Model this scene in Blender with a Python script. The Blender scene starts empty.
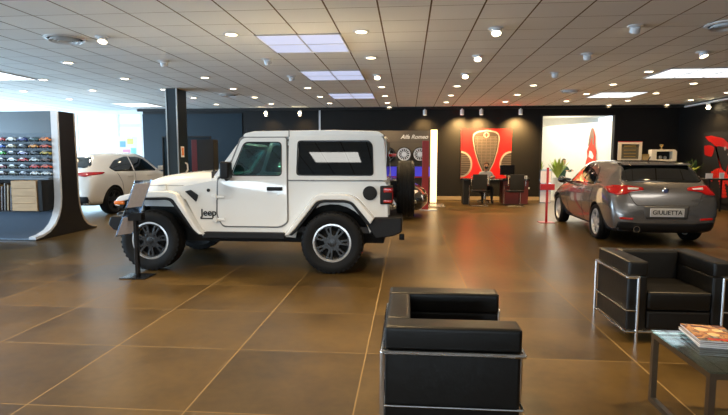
import bpy, bmesh, math, random
from mathutils import Vector, Matrix
from mathutils.bvhtree import BVHTree
random.seed(4)
PI = math.pi
sc = bpy.context.scene
COL = sc.collection

# ------------------------------------------------------------------ camera, world, exposure
cam_d = bpy.data.cameras.new('camera'); cam = bpy.data.objects.new('camera', cam_d); COL.objects.link(cam)
cam_d.sensor_width = 36; cam_d.lens = 516 / 728 * 36
cam_d.clip_end = 200
cam.location = (0, 0, 1.5)
cam.rotation_euler = (math.radians(90 - 5.48), 0, math.radians(4.85))
sc.camera = cam
sc.view_settings.view_transform = 'Standard'; sc.view_settings.look = 'None'
sc.view_settings.gamma = 1; sc.view_settings.use_curve_mapping = False
sc.view_settings.exposure = 0.95

W = bpy.data.worlds.new('sky'); sc.world = W; W.use_nodes = True
wb = W.node_tree.nodes['Background']; wb.inputs[0].default_value = (0.66, 0.84, 1.0, 1); wb.inputs[1].default_value = 1.2

def area(name, loc, rot, sx, sy, power, color):
    l = bpy.data.lights.new(name, 'AREA'); l.shape = 'RECTANGLE'; l.size = sx; l.size_y = sy
    l.energy = power; l.color = color
    o = bpy.data.objects.new(name, l); o.location = loc; o.rotation_euler = rot; COL.objects.link(o)
    return o
# daylight through the window fronts (left, far left) and the street front behind the camera
area('daylight_left_windows', (-16.4, 8, 1.7), (0, -PI/2, 0), 2.8, 20, 1500, (0.55, 0.78, 1.0))
area('daylight_back_windows', (-12.8, 19.2, 1.9), (-PI/2, 0, 0), 6.2, 2.6, 110, (0.62, 0.80, 1.0))
area('daylight_street_front', (-3.0, -11.6, 1.7), (PI/2 + .35, 0, 0), 14, 1.0, 270, (0.78, 0.90, 1.0))
# ceiling light panels of the part of the showroom behind the photographer
for _x in (-8.9, -1.85, 5.7):
    for _y in (4.6, .3, -5.4): area('ceiling_panel_light', (_x, _y, 3.2), (0, 0, 0), 1.22, 1.0, 20, (1.0, .93, .82))
area('unseen_light_next_room', (5.9, 21.5, 3.1), (0, 0, 0), 3.2, 4.5, 120, (1.0, 0.93, 0.78))  # unseen area light under the next room's ceiling, not daylight

# ------------------------------------------------------------------ materials
def new_mat(name):
    m = bpy.data.materials.new(name); m.use_nodes = True
    return m, m.node_tree.nodes, m.node_tree.links, m.node_tree.nodes['Principled BSDF']
def mat(name, c, rough=.5, metal=0, coat=0, noise=.06, scale=12, bump=0, spec=.5, emis=None, es=0, sheen=0):
    m, N, L, b = new_mat(name)
    tc = N.new('ShaderNodeTexCoord'); n = N.new('ShaderNodeTexNoise'); n.inputs['Scale'].default_value = scale; n.inputs['Detail'].default_value = 3
    L.new(tc.outputs['Object'], n.inputs['Vector'])
    r = N.new('ShaderNodeMapRange'); r.inputs['To Min'].default_value = 1 - noise; r.inputs['To Max'].default_value = 1 + noise
    L.new(n.outputs['Fac'], r.inputs['Value'])
    mx = N.new('ShaderNodeMix'); mx.data_type = 'RGBA'; mx.blend_type = 'MULTIPLY'; mx.inputs['Factor'].default_value = 1
    mx.inputs['A'].default_value = (*c, 1); L.new(r.outputs[0], mx.inputs['B']); L.new(mx.outputs['Result'], b.inputs['Base Color'])
    b.inputs['Roughness'].default_value = rough; b.inputs['Metallic'].default_value = metal
    b.inputs['Coat Weight'].default_value = coat; b.inputs['Coat Roughness'].default_value = .04
    b.inputs['Specular IOR Level'].default_value = spec
    if bump:
        bp = N.new('ShaderNodeBump'); bp.inputs['Strength'].default_value = bump; bp.inputs['Distance'].default_value = .01
        L.new(n.outputs['Fac'], bp.inputs['Height']); L.new(bp.outputs[0], b.inputs['Normal'])
    if emis:
        b.inputs['Emission Color'].default_value = (*emis, 1); b.inputs['Emission Strength'].default_value = es
    return m
def glass(name, tint, gl=.12, rough=.02):
    m, N, L, b = new_mat(name); N.remove(b)
    out = [n for n in N if n.type == 'OUTPUT_MATERIAL'][0]
    t = N.new('ShaderNodeBsdfTransparent'); t.inputs[0].default_value = (*tint, 1)
    g = N.new('ShaderNodeBsdfGlossy'); g.inputs['Roughness'].default_value = rough; g.inputs[0].default_value = (.9, .95, 1, 1)
    f = N.new('ShaderNodeLayerWeight'); f.inputs['Blend'].default_value = .35
    a = N.new('ShaderNodeMath'); a.operation = 'MULTIPLY_ADD'; a.inputs[1].default_value = .7; a.inputs[2].default_value = gl
    L.new(f.outputs['Fresnel'], a.inputs[0])
    mx = N.new('ShaderNodeMixShader'); L.new(a.outputs[0], mx.inputs[0]); L.new(t.outputs[0], mx.inputs[1]); L.new(g.outputs[0], mx.inputs[2])
    L.new(mx.outputs[0], out.inputs['Surface'])
    return m
def emit(name, c, s):
    m, N, L, b = new_mat(name)
    b.inputs['Base Color'].default_value = (*c, 1)
    b.inputs['Emission Color'].default_value = (*c, 1); b.inputs['Emission Strength'].default_value = s
    return m

def grid_mat(name, kind, x0, y0, step, wx, wy):
    """tiles with joints, in metres of the place"""
    m, N, L, b = new_mat(name)
    g = N.new('ShaderNodeNewGeometry'); s = N.new('ShaderNodeSeparateXYZ'); L.new(g.outputs['Position'], s.inputs[0])
    def M(op, a, bb=None, c=None):
        n = N.new('ShaderNodeMath'); n.operation = op
        for i, v in enumerate((a, bb, c)):
            if v is None: continue
            if isinstance(v, (int, float)): n.inputs[i].default_value = v
            else: L.new(v, n.inputs[i])
        return n.outputs[0]
    def axis(o, o0, w):
        u = M('DIVIDE', M('SUBTRACT', o, o0), step)
        d = M('ABSOLUTE', M('SUBTRACT', M('FRACT', M('ADD', u, .5)), .5))
        return u, M('LESS_THAN', d, w / step / 2)
    ux, lx = axis(s.outputs[0], x0, wx); uy, ly = axis(s.outputs[1], y0, wy)
    line = M('MAXIMUM', lx, ly)
    cell = N.new('ShaderNodeCombineXYZ'); L.new(M('FLOOR', ux), cell.inputs[0]); L.new(M('FLOOR', uy), cell.inputs[1])
    wn = N.new('ShaderNodeTexWhiteNoise'); wn.noise_dimensions = '3D'; L.new(cell.outputs[0], wn.inputs['Vector'])
    return m, N, L, b, line, wn, g, M, lx, ly

def floor_material():
    m, N, L, b, line, wn, g, M, lx, ly = grid_mat('floor_tiles', 'floor', -.31, .84, 1.0, .009, .007)
    n1 = N.new('ShaderNodeTexNoise'); n1.inputs['Scale'].default_value = .9; n1.inputs['Detail'].default_value = 6; n1.inputs['Roughness'].default_value = .6
    off = N.new('ShaderNodeVectorMath'); off.operation = 'MULTIPLY_ADD'; off.inputs[1].default_value = (7, 7, 7); L.new(wn.outputs['Color'], off.inputs[0]); L.new(g.outputs['Position'], off.inputs[2])
    L.new(off.outputs[0], n1.inputs['Vector'])
    n2 = N.new('ShaderNodeTexNoise'); n2.inputs['Scale'].default_value = 14; n2.inputs['Detail'].default_value = 4; L.new(off.outputs[0], n2.inputs['Vector'])
    cr = N.new('ShaderNodeValToRGB'); e = cr.color_ramp.elements
    e[0].position = .3; e[0].color = (.030, .018, .0055, 1); e[1].position = .72; e[1].color = (.125, .076, .020, 1)
    t = M('ADD', M('MULTIPLY', n1.outputs['Fac'], .8), M('MULTIPLY', n2.outputs['Fac'], .2)); L.new(t, cr.inputs[0])
    mx = N.new('ShaderNodeMix'); mx.data_type = 'RGBA'; L.new(line, mx.inputs['Factor']); L.new(cr.outputs[0], mx.inputs['A']); mx.inputs['B'].default_value = (.25, .165, .065, 1)
    L.new(mx.outputs['Result'], b.inputs['Base Color'])
    r = M('ADD', M('MULTIPLY', n1.outputs['Fac'], .12), .265); L.new(M('MAXIMUM', r, M('MULTIPLY', line, .6)), b.inputs['Roughness'])
    b.inputs['Specular IOR Level'].default_value = .32
    return m
def ceiling_material():
    m, N, L, b, line, wn, g, M, lx, ly = grid_mat('ceiling_tiles', 'ceiling', -.36, 7.42, .61, .020, .010)
    v = M('ADD', M('MULTIPLY', wn.outputs['Value'], .05), .86)
    col = N.new('ShaderNodeCombineColor'); L.new(v, col.inputs[0]); L.new(M('MULTIPLY', v, 1.03), col.inputs[1]); L.new(M('MULTIPLY', v, 1.02), col.inputs[2])
    mx = N.new('ShaderNodeMix'); mx.data_type = 'RGBA'; L.new(ly, mx.inputs['Factor']); L.new(col.outputs[0], mx.inputs['A']); mx.inputs['B'].default_value = (.22, .19, .15, 1)
    m2 = N.new('ShaderNodeMix'); m2.data_type = 'RGBA'; L.new(lx, m2.inputs['Factor']); L.new(mx.outputs['Result'], m2.inputs['A']); m2.inputs['B'].default_value = (.14, .10, .055, 1)
    L.new(m2.outputs['Result'], b.inputs['Base Color']); b.inputs['Roughness'].default_value = .8
    b.inputs['Specular IOR Level'].default_value = .2
    return m

M_floor = floor_material(); M_ceil = ceiling_material()
M_wall = mat('charcoal_blue_paint', (.0065, .006, .0058), .55, noise=.1, scale=3, spec=.3)
M_bluetint = mat('daylit_wall_and_board_blue', (.0018, .014, .025), .5, noise=.1, scale=3, spec=.3)  # wall paint with daylight's blue put into its colour; also the board's navy
M_white = mat('white_plaster', (.8, .78, .72), .7)
M_whitepl = mat('white_plastic', (.75, .77, .8), .35)
M_base = mat('beige_skirting', (.35, .27, .16), .5)
M_alu = mat('brushed_aluminium', (.62, .62, .60), .3, metal=.9)
M_jeep = mat('white_car_paint', (.80, .80, .77), .22, coat=1, noise=.01)
M_pearl = mat('pearl_white_car_paint', (.74, .71, .66), .22, coat=1, noise=.01)
M_silver = mat('bronze_grey_metallic_paint', (.22, .215, .215), .24, metal=.7, coat=1, noise=.03, scale=60)
M_blackpaint = mat('black_car_paint', (.006, .006, .007), .12, coat=1)
M_plastic = mat('black_plastic', (.006, .006, .007), .5, noise=.2, scale=40, spec=.3)
M_well = mat('wheel_well_black', (.006, .006, .006), .9)
M_seam = mat('dark_seam', (.05, .05, .05), .8)
M_rubber = mat('tyre_rubber', (.005, .005, .005), .6, noise=.2, scale=50, bump=.15, spec=.25)
M_rimdark = mat('dark_grey_alloy', (.06, .065, .07), .3, metal=.7)
M_rimsil = mat('silver_alloy', (.70, .72, .74), .28, metal=.7)
M_chrome = mat('chrome', (.80, .80, .80), .10, metal=1, noise=.02)
M_leather = mat('black_leather', (.004, .0036, .003), .42, noise=.25, scale=22, bump=.12, spec=.38)
M_dglass = mat('dark_privacy_glass', (.004, .006, .007), .03, coat=1, noise=.02, spec=.8)
M_cabin = mat('dark_cabin_trim', (.022, .022, .025), .6)
M_jglass = glass('green_tinted_glass', (.42, .66, .66), .06)
M_jglass2 = glass('black_tinted_glass', (.02, .022, .025), .03)
M_clear = glass('clear_glass', (.92, .97, .96), .05)
M_tglass = glass('table_glass', (.72, .86, .80), .10)
M_tailred = mat('red_lamp_lens', (.30, .004, .003), .12, coat=1, emis=(1, .02, .01), es=.05)
M_amber = mat('amber_lens', (.8, .18, .01), .2, coat=1)
M_lens = mat('clear_lamp_lens', (.7, .72, .75), .08, coat=1)
M_wood = None
M_red = mat('red_lacquer', (.34, .010, .012), .35)
M_redp = mat('red_print', (.42, .008, .009), .35, noise=.18, scale=1.3)
M_darkred = mat('dark_red_panel', (.11, .012, .014), .5)
M_black = mat('black_lacquer', (.006, .006, .007), .25)
M_mblack = mat('matt_black', (.005, .005, .0055), .7)
M_skin = mat('skin', (.50, .26, .16), .5)
M_jumper = mat('grey_knit', (.22, .24, .28), .9)
M_trous = mat('dark_cloth', (.015, .016, .02), .9)
M_hair = mat('brown_hair', (.07, .035, .015), .7)
M_leaf = mat('green_leaf', (.14, .30, .05), .5, noise=.3, scale=6)
M_leaf2 = mat('yellow_green_leaf', (.32, .42, .06), .5, noise=.3, scale=6)
M_soil = mat('soil', (.03, .02, .01), .95)
M_paper = mat('printed_paper', (.75, .72, .74), .6, noise=.12, scale=25)
M_bluelit = emit('blue_shelf_light', (.06, .05, .55), .45)
M_postlit = emit('warm_light_box', (1.0, .72, .38), 1.15)
M_lampW = emit('warm_lamp_face', (1.0, .80, .50), 7.0)
M_lampB = emit('bright_warm_lamp_face', (1.0, .78, .45), 16.0)
M_panel = mat('ceiling_light_panel', (.25, .27, .32), .4, emis=(.66, .72, 1.0), es=.42)
M_panelw = mat('white_ceiling_light_panel', (.3, .3, .3), .4, emis=(.92, .97, 1.0), es=.75)
M_gold = mat('gold_frame', (.45, .30, .10), .35, metal=.6)

def wood_material():
    m, N, L, b = new_mat('light_wood')
    tc = N.new('ShaderNodeTexCoord'); mp = N.new('ShaderNodeMapping'); mp.inputs['Scale'].default_value = (1.2, 6, 9)
    w = N.new('ShaderNodeTexNoise'); w.inputs['Scale'].default_value = 2.4; w.inputs['Detail'].default_value = 5
    L.new(tc.outputs['Object'], mp.inputs[0]); L.new(mp.outputs[0], w.inputs['Vector'])
    cr = N.new('ShaderNodeValToRGB'); cr.color_ramp.elements[0].color = (.40, .22, .09, 1); cr.color_ramp.elements[1].color = (.66, .42, .20, 1)
    L.new(w.outputs['Fac'], cr.inputs[0]); L.new(cr.outputs[0], b.inputs['Base Color']); b.inputs['Roughness'].default_value = .5
    return m
M_wood = wood_material()
def cover_material(name, cols, scale=7):
    m, N, L, b = new_mat(name)
    tc = N.new('ShaderNodeTexCoord'); w = N.new('ShaderNodeTexNoise'); w.inputs['Scale'].default_value = scale; w.inputs['Detail'].default_value = 2; w.inputs['Distortion'].default_value = 1.2
    L.new(tc.outputs['Object'], w.inputs['Vector'])
    cr = N.new('ShaderNodeValToRGB'); cr.color_ramp.elements[0].color = (*cols[0], 1); cr.color_ramp.elements[0].position = .32
    cr.color_ramp.elements[1].color = (*cols[-1], 1); cr.color_ramp.elements[1].position = .68
    for i, c in enumerate(cols[1:-1]):
        e = cr.color_ramp.elements.new(.32 + .36 * (i + 1) / (len(cols) - 1)); e.color = (*c, 1)
    L.new(w.outputs['Fac'], cr.inputs[0]); L.new(cr.outputs[0], b.inputs['Base Color']); b.inputs['Roughness'].default_value = .25
    return m

# ------------------------------------------------------------------ mesh helpers
def finish(me, smooth=35):
    if smooth:
        for p in me.polygons: p.use_smooth = True
        me.set_sharp_from_angle(angle=math.radians(smooth))
    return me
def mkobj(name, me, m=None, parent=None, loc=None, rot=None):
    o = bpy.data.objects.new(name, me); COL.objects.link(o)
    if m is not None:
        me.materials.clear()
        for mm in (m if isinstance(m, (list, tuple)) else [m]): me.materials.append(mm)
    if parent: o.parent = parent
    if loc: o.location = loc
    if rot: o.rotation_euler = rot
    return o
def tag(o, label=None, cat=None, group=None, kind=None):
    if label: o['label'] = label
    if cat: o['category'] = cat
    if group: o['group'] = group
    if kind: o['kind'] = kind
    return o
def thing(name, label, cat, loc=(0, 0, 0), rz=0, group=None):
    o = bpy.data.objects.new(name, None); COL.objects.link(o); o.empty_display_size = .1
    o.location = loc; o.rotation_euler = (0, 0, rz)
    return tag(o, label, cat, group)
def dup(root, loc, rz=None, label=None, group=None):
    def cp(o, par):
        c = o.copy(); COL.objects.link(c); c.parent = par
        for ch in o.children: cp(ch, c)
        return c
    r = cp(root, None); r.location = loc
    if rz is not None: r.rotation_euler = (0, 0, rz)
    if label: r['label'] = label
    if group: r['group'] = group
    return r

class MB:
    def __init__(s): s.bm = bmesh.new(); s.mi = 0
    def _m(s, faces):
        for f in faces: f.material_index = s.mi
    def box(s, x0, x1, y0, y1, z0, z1, bev=0, seg=2, mtx=None):
        r = bmesh.ops.create_cube(s.bm, size=1); vs = r['verts']
        bmesh.ops.scale(s.bm, vec=(x1 - x0, y1 - y0, z1 - z0), verts=vs)
        bmesh.ops.translate(s.bm, vec=((x0 + x1) / 2, (y0 + y1) / 2, (z0 + z1) / 2), verts=vs)
        if bev:
            es = list({e for v in vs for e in v.link_edges})
            rr = bmesh.ops.bevel(s.bm, geom=es, offset=bev, segments=seg, affect='EDGES', profile=.6)
            vs = list({v for f in rr['faces'] for v in f.verts} | {v for v in vs if v.is_valid})
        if mtx is not None: bmesh.ops.transform(s.bm, matrix=mtx, verts=vs)
        s._m({f for v in vs for f in v.link_faces}); return s
    def cyl(s, p0, p1, r, r2=None, seg=16, caps=True):
        p0 = Vector(p0); p1 = Vector(p1); d = p1 - p0
        q = d.to_track_quat('Z', 'Y').to_matrix().to_4x4()
        rr = bmesh.ops.create_cone(s.bm, cap_ends=caps, segments=seg, radius1=r, radius2=r if r2 is None else r2, depth=d.length)
        bmesh.ops.transform(s.bm, matrix=Matrix.Translation((p0 + p1) / 2) @ q, verts=rr['verts'])
        s._m({f for v in rr['verts'] for f in v.link_faces}); return s
    def ball(s, c, r, sc3=(1, 1, 1), seg=16, ring=10):
        rr = bmesh.ops.create_uvsphere(s.bm, u_segments=seg, v_segments=ring, radius=r)
        bmesh.ops.scale(s.bm, vec=sc3, verts=rr['verts']); bmesh.ops.translate(s.bm, vec=c, verts=rr['verts'])
        s._m({f for v in rr['verts'] for f in v.link_faces}); return s
    def tube(s, pts, r, seg=10):
        for a, b in zip(pts, pts[1:]): s.cyl(a, b, r, seg=seg)
        for p in pts[1:-1]: s.ball(p, r * 1.0, seg=seg, ring=6)
        return s
    def lathe(s, prof, seg=32, axis='z', c=(0, 0, 0), closed=False):
        rings = []
        for r, h in prof:
            ring = []
            for k in range(seg):
                a = 2 * PI * k / seg
                p = (r * math.cos(a), r * math.sin(a), h)
                if axis == 'y': p = (p[0], p[2], p[1])
                if axis == 'x': p = (p[2], p[0], p[1])
                ring.append(s.bm.verts.new(Vector(p) + Vector(c)))
            rings.append(ring)
        fs = []
        n = len(rings)
        for i in range(n if closed else n - 1):
            A = rings[i]; B = rings[(i + 1) % n]
            for k in range(seg):
                k2 = (k + 1) % seg
                try: fs.append(s.bm.faces.new((A[k], A[k2], B[k2], B[k])))
                except ValueError: pass
        if not closed:
            for R in (rings[0], rings[-1]):
                try: fs.append(s.bm.faces.new(R))
                except ValueError: pass
        bmesh.ops.recalc_face_normals(s.bm, faces=fs); s._m(fs); return s
    def prism(s, poly, plane, d0, d1):
        """polygon extruded between d0 and d1; plane 'xz' (depth y), 'xy' (depth z), 'yz' (depth x)"""
        def P(a, b, d): return {'xz': (a, d, b), 'xy': (a, b, d), 'yz': (d, a, b)}[plane]
        A = [s.bm.verts.new(P(a, b, d0)) for a, b in poly]; B = [s.bm.verts.new(P(a, b, d1)) for a, b in poly]
        fs = [s.bm.faces.new(A), s.bm.faces.new(list(reversed(B)))]
        n = len(poly)
        for i in range(n): fs.append(s.bm.faces.new((A[i], B[i], B[(i + 1) % n], A[(i + 1) % n])))
        bmesh.ops.recalc_face_normals(s.bm, faces=fs); s._m(fs); return s
    def add(s, me, mtx=None):
        n0 = len(s.bm.verts); s.bm.from_mesh(me); s.bm.verts.ensure_lookup_table()
        vs = s.bm.verts[n0:]
        if mtx is not None: bmesh.ops.transform(s.bm, matrix=mtx, verts=list(vs))
        s._m({f for v in vs for f in v.link_faces}); return s
    def mesh(s, name='m', smooth=35, fn=None):
        me = bpy.data.meshes.new(name)
        if fn:
            for v in s.bm.verts: v.co = Vector(fn(v.co))
        s.bm.to_mesh(me); s.bm.free(); return finish(me, smooth)
    def build(s, name, m, parent=None, loc=None, rot=None, smooth=35, bevel=0, fn=None):
        o = mkobj(name, s.mesh(name, smooth, fn), m, parent, loc, rot)
        if bevel: bev(o, bevel)
        return o
def bev(o, w, seg=2):
    b = o.modifiers.new('b', 'BEVEL'); b.width = w; b.segments = seg; b.limit_method = 'ANGLE'; b.angle_limit = math.radians(40)
def bake(o):
    dg = bpy.context.evaluated_depsgraph_get(); dg.update()
    me = bpy.data.meshes.new_from_object(o.evaluated_get(dg)); return me
def rpoly(pts, r=.05, seg=4):
    out = []; n = len(pts)
    for i in range(n):
        p = Vector(pts[i]).to_2d(); a = Vector(pts[i - 1]).to_2d(); b = Vector(pts[(i + 1) % n]).to_2d()
        ri = r[i] if isinstance(r, (list, tuple)) else r
        if ri <= 0: out.append(tuple(p)); continue
        da = (a - p); db = (b - p); d = min(ri, da.length * .45, db.length * .45)
        pa = p + da.normalized() * d; pb = p + db.normalized() * d
        for k in range(seg + 1):
            t = k / seg; q = pa * (1 - t) ** 2 + p * 2 * t * (1 - t) + pb * t * t; out.append((q.x, q.y))
    return out
def plate(loops, t, bevel=0, plane='xz', d=0):
    """filled outline with holes, thickness t, centred on depth d"""
    cu = bpy.data.curves.new('p', 'CURVE'); cu.dimensions = '2D'; cu.fill_mode = 'BOTH'
    cu.extrude = max(t / 2 - bevel, 0.0001); cu.bevel_depth = bevel; cu.bevel_resolution = 1
    if bevel: cu.offset = -bevel
    for lp in loops:
        sp = cu.splines.new('POLY'); sp.points.add(len(lp) - 1)
        for i, (a, b) in enumerate(lp): sp.points[i].co = (a, b, 0, 1)
        sp.use_cyclic_u = True
    o = bpy.data.objects.new('p', cu); COL.objects.link(o)
    me = bake(o); bpy.data.objects.remove(o); bpy.data.curves.remove(cu)
    for v in me.vertices:
        a, b, c = v.co
        v.co = {'xz': (a, d - c, b), 'xy': (a, b, d + c), 'yz': (d + c, a, b)}[plane]
    return finish(me, 35)
def text_mesh(s, size, ext=.003, shear=0, spacing=1):
    cu = bpy.data.curves.new('t', 'FONT'); cu.body = s; cu.size = size; cu.extrude = ext; cu.align_x = 'CENTER'; cu.align_y = 'CENTER'; cu.shear = shear; cu.space_character = spacing
    cu.offset = size * .018
    o = bpy.data.objects.new('t', cu); COL.objects.link(o); me = bake(o); bpy.data.objects.remove(o); bpy.data.curves.remove(cu)
    return finish(me, 30)
def struct(name, mb, m, **k):
    return tag(mb.build(name, m, **k), kind='structure')

# ------------------------------------------------------------------ the room
XL, XR, YB, YF, CZ = -16.0, 9.14, 18.5, -12.0, 3.25
struct('floor', MB().box(XL, XR, YF, YB + .25, -.1, 0), M_floor)
struct('ceiling', MB().box(XL, XR, YF, YB + .25, CZ, CZ + .15), M_ceil)
OX0, OX1, OZ = 4.63, 7.03, 2.95                                        # opening to the next room
b = MB().box(-9.75, OX0, YB, YB + .2, 0, CZ).box(OX1, XR, YB, YB + .2, 0, CZ).box(OX0, OX1, YB, YB + .2, OZ, CZ)
struct('wall_back', b, M_wall)
struct('wall_left_daylight_tint', MB().box(-9.75, -6.0, YB - .04, YB - .002, 0, 3.1), M_bluetint)  # no real panel: thin sheet giving the wall's left part its daylight blue
struct('wall_right', MB().box(XR, XR + .2, YF, YB, 0, CZ), M_wall)
struct('baseboard_back', MB().box(-9.7, OX0, YB - .06, YB - .042, .02, .15), M_base)
struct('baseboard_right', MB().box(XR - .02, XR - .001, 2, YB - .05, .0, .12), M_mblack)
struct('trim_1', MB().box(-3.19, -3.13, YB - .03, YB - .001, .16, 3.2), M_whitepl)          # pale seam on the back wall
struct('trim_2', MB().box(-9.7, XR - .1, YB - .5, YB - .42, 3.16, CZ - .002), M_mblack)      # track rail at the ceiling edge
struct('trim_3', MB().box(XR - .12, XR - .001, 8, YB - .5, 3.15, 3.2), M_whitepl)
b = MB().box(OX0 - .06, OX0, YB - .02, YB + .2, 0, OZ).box(OX1, OX1 + .06, YB - .02, YB + .2, 0, OZ).box(OX0 - .06, OX1 + .06, YB - .02, YB + .2, OZ, OZ + .06)
struct('door_1', b, M_mblack)
# windows at the far left of the back wall
b = MB()
b.box(XL, -9.75, YB, YB + .12, 0, .45).box(XL, -9.75, YB, YB + .12, 3.1, CZ).box(XL, -9.75, YB + .01, YB + .09, 2.62, 2.78)
struct('wall_window_sill', b, M_whitepl)
for i, x in enumerate((-15.95, -14.1, -12.35, -10.75, -9.8)):
    struct('trim_%d' % (i + 4), MB().box(x - .05, x + .05, YB - .01, YB + .11, .45, 3.1), M_whitepl)
for i, (x0, x1) in enumerate(((-15.9, -14.15), (-14.05, -12.4), (-12.3, -10.8), (-10.7, -9.85))):
    struct('window_%d' % (i + 1), MB().box(x0, x1, YB + .04, YB + .05, .45, 3.1), M_clear)
# glazed left side
struct('wall_left', MB().box(XL - .2, XL, YF, YB, 0, .3).box(XL - .2, XL, YF, YB, 3.0, CZ), M_whitepl)
for i in range(10):
    y = -11.5 + i * 3.1
    struct('trim_%d' % (i + 9), MB().box(XL - .12, XL - .02, y - .06, y + .06, .3, 3.0), M_whitepl)
struct('ground_outside', MB().box(-60, 60, -40, 80, -.25, -.12), mat('pale_paving', (.45, .46, .47), .8))
# next room seen through the opening
struct('floor_next_room', MB().box(3.4, 8.6, YB + .25, 25, -.1, 0), mat('pale_floor', (.45, .40, .32), .4))
struct('ceiling_next_room', MB().box(3.4, 8.6, YB + .25, 25, 3.3, 3.4), M_white)
struct('wall_next_room', MB().box(3.4, 8.6, 24.5, 24.6, 0, 3.3), M_white)
struct('wall_next_room_left', MB().box(3.4, 3.5, YB + .25, 24.5, 0, 3.3), M_white)
# oblique white partition wall with the red banner
struct('wall_next_room_right', MB().prism([(8.5, 19.0), (8.6, 19.0), (8.6, 24.5), (5.9, 24.5), (5.9, 24.4)], 'xy', 0, 2.9), M_white)

# street side of the hall, behind the photographer: dark wall with a band of glazing
struct('wall_front', MB().box(XL, XR, YF - .2, YF, 0, 1.2).box(XL, XR, YF - .2, YF, 2.2, CZ).box(XL, XL + 5, YF - .2, YF, 1.2, 2.2).box(XR - 5, XR, YF - .2, YF, 1.2, 2.2), M_wall)
struct('window_5', MB().box(XL + 5, XR - 5, YF - .1, YF - .09, 1.2, 2.2), M_clear)
# column
t = thing('column', 'dark square column with pale corner strips and a small orange notice', 'column', (-6.1, 12.75, 0)); t['kind'] = 'structure'
MB().box(0, .27, 0, .6, 0, CZ).build('shaft', mat('dark_teal_column', (.008, .018, .026), .5), t)
for x in (-.012, .262): MB().box(x, x + .03, -.015, .02, 0, CZ).build('corner_strip', M_alu, t)
MB().box(.272, .285, .16, .34, 1.52, 1.80).build('notice', M_whitepl, t)
MB().box(.286, .290, .20, .30, 1.57, 1.76).build('orange_field', mat('orange_print', (.8, .2, .03), .5), t)
MB().tube([(.29, .36, 1.38), (.33, .40, 1.34), (.33, .42, 1.2), (.29, .40, 1.12)], .02).build('handset', M_whitepl, t)

# ------------------------------------------------------------------ ceiling fixtures
NTH = ['first', 'second', 'third', 'fourth', 'fifth', 'sixth', 'seventh', 'eighth', 'ninth', 'tenth', 'eleventh', 'twelfth', 'thirteenth', 'fourteenth', 'fifteenth', 'sixteenth']
def spot(name, loc, tgt, power, size, color=(1, .68, .33), radius=.05, blend=.8, parent=None):
    l = bpy.data.lights.new(name, 'SPOT'); l.energy = power; l.color = color; l.spot_size = math.radians(size); l.spot_blend = blend; l.shadow_soft_size = radius
    o = bpy.data.objects.new(name, l); COL.objects.link(o)
    d = Vector(tgt) - Vector(loc)
    o.rotation_euler = d.to_track_quat('-Z', 'Y').to_euler()
    o.location = loc
    if parent: o.parent = parent; o.location = Vector(loc) - parent.location
    return o
me_ring = MB().lathe([(.075, 0), (.115, 0), (.118, -.006), (.10, -.014), (.078, -.012)], 24, 'z', closed=True).mesh('ring')
me_face = MB().lathe([(.077, -.004), (.077, -.010), (.05, -.013)], 24, 'z').mesh('face')
me_plate = MB().lathe([(.10, 0), (.105, -.006), (.09, -.016), (.02, -.018)], 24, 'z').mesh('plate')
me_can = MB().lathe([(.050, -.01), (.062, -.02), (.066, -.085), (.060, -.085), (.058, -.075)], 20, 'z').mesh('can')
me_canf = MB().lathe([(.058, -.073), (.058, -.080), (.03, -.082)], 20, 'z').mesh('canface')
for me_, mm in ((me_ring, M_whitepl), (me_face, M_lampW), (me_plate, M_whitepl), (me_can, M_whitepl), (me_canf, M_lampW)): me_.materials.append(mm)
me_canfb = me_canf.copy(); me_canfb.materials.clear(); me_canfb.materials.append(M_lampB)
def light_label(ci, ri, kind): return '%s in the %s row from the left, %s from the front' % (kind, NTH[ci], NTH[ri])
def downlight(x, y, label, power, color):
    t = thing('downlight', label, 'ceiling light', (x, y, CZ - .001), 0, 'round downlights in the ceiling')
    mkobj('trim_ring', me_ring, None, t); mkobj('lamp_face', me_face, None, t)
    spot('lamp', (x, y, CZ - .03), (x, y, 0), power, 125, color, parent=t)
def adj_spot(x, y, label, power, color, aim, bright=False):
    t = thing('adjustable_spotlight', label, 'ceiling spotlight', (x, y, CZ - .001), 0, 'swivelling spotlights in the ceiling')
    mkobj('mounting_plate', me_plate, None, t)
    q = (Vector(aim) - Vector((x, y, CZ))).to_track_quat('-Z', 'Y').to_euler()
    hd = mkobj('spot_head', me_can, None, t, rot=q)
    mkobj('lamp_face', me_canfb if bright else me_canf, None, hd)
    p = Vector((x, y, CZ)) + (Vector(aim) - Vector((x, y, CZ))).normalized() * .15
    spot('lamp', p, aim, power, 80, color, parent=t)
warm = (1, .69, .35); cool = (1, .86, .68)
cols = [-10.05, -8.15, -6.24, -4.42, -2.51, -.66, 1.18, 3.0, 4.85, 6.67, 8.5]
rows = [7.33, 9.2, 11.12, 12.95, 14.8, 16.6]
SP = {(3, 0): ((-4.0, 6, 0), 1), (3, 1): ((-5, 12, .5), 0), (4, 1): ((-2.2, 12, 0), 0), (4, 2): ((-2.2, 14, 0), 0), (5, 2): ((-.6, 9, 0), 1),
      (6, 0): ((1.0, 5.6, 0), 2), (6, 1): ((1.0, 7.2, 0), 1), (6, 2): ((.9, 9.0, 0), 2), (7, 0): ((3.4, 9.6, .5), 0), (7, 1): ((3.7, 11, .5), 0), (7, 2): ((3.8, 14, 0), 0), (8, 1): ((5.4, 8, 0), 1)}
SKIP = {(0, 0), (0, 1), (0, 2), (1, 0), (1, 1), (1, 4), (1, 5), (0, 5), (2, 0), (9, 0), (10, 0), (9, 1), (9, 2), (10, 1), (10, 2), (8, 0), (10, 3)}
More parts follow.
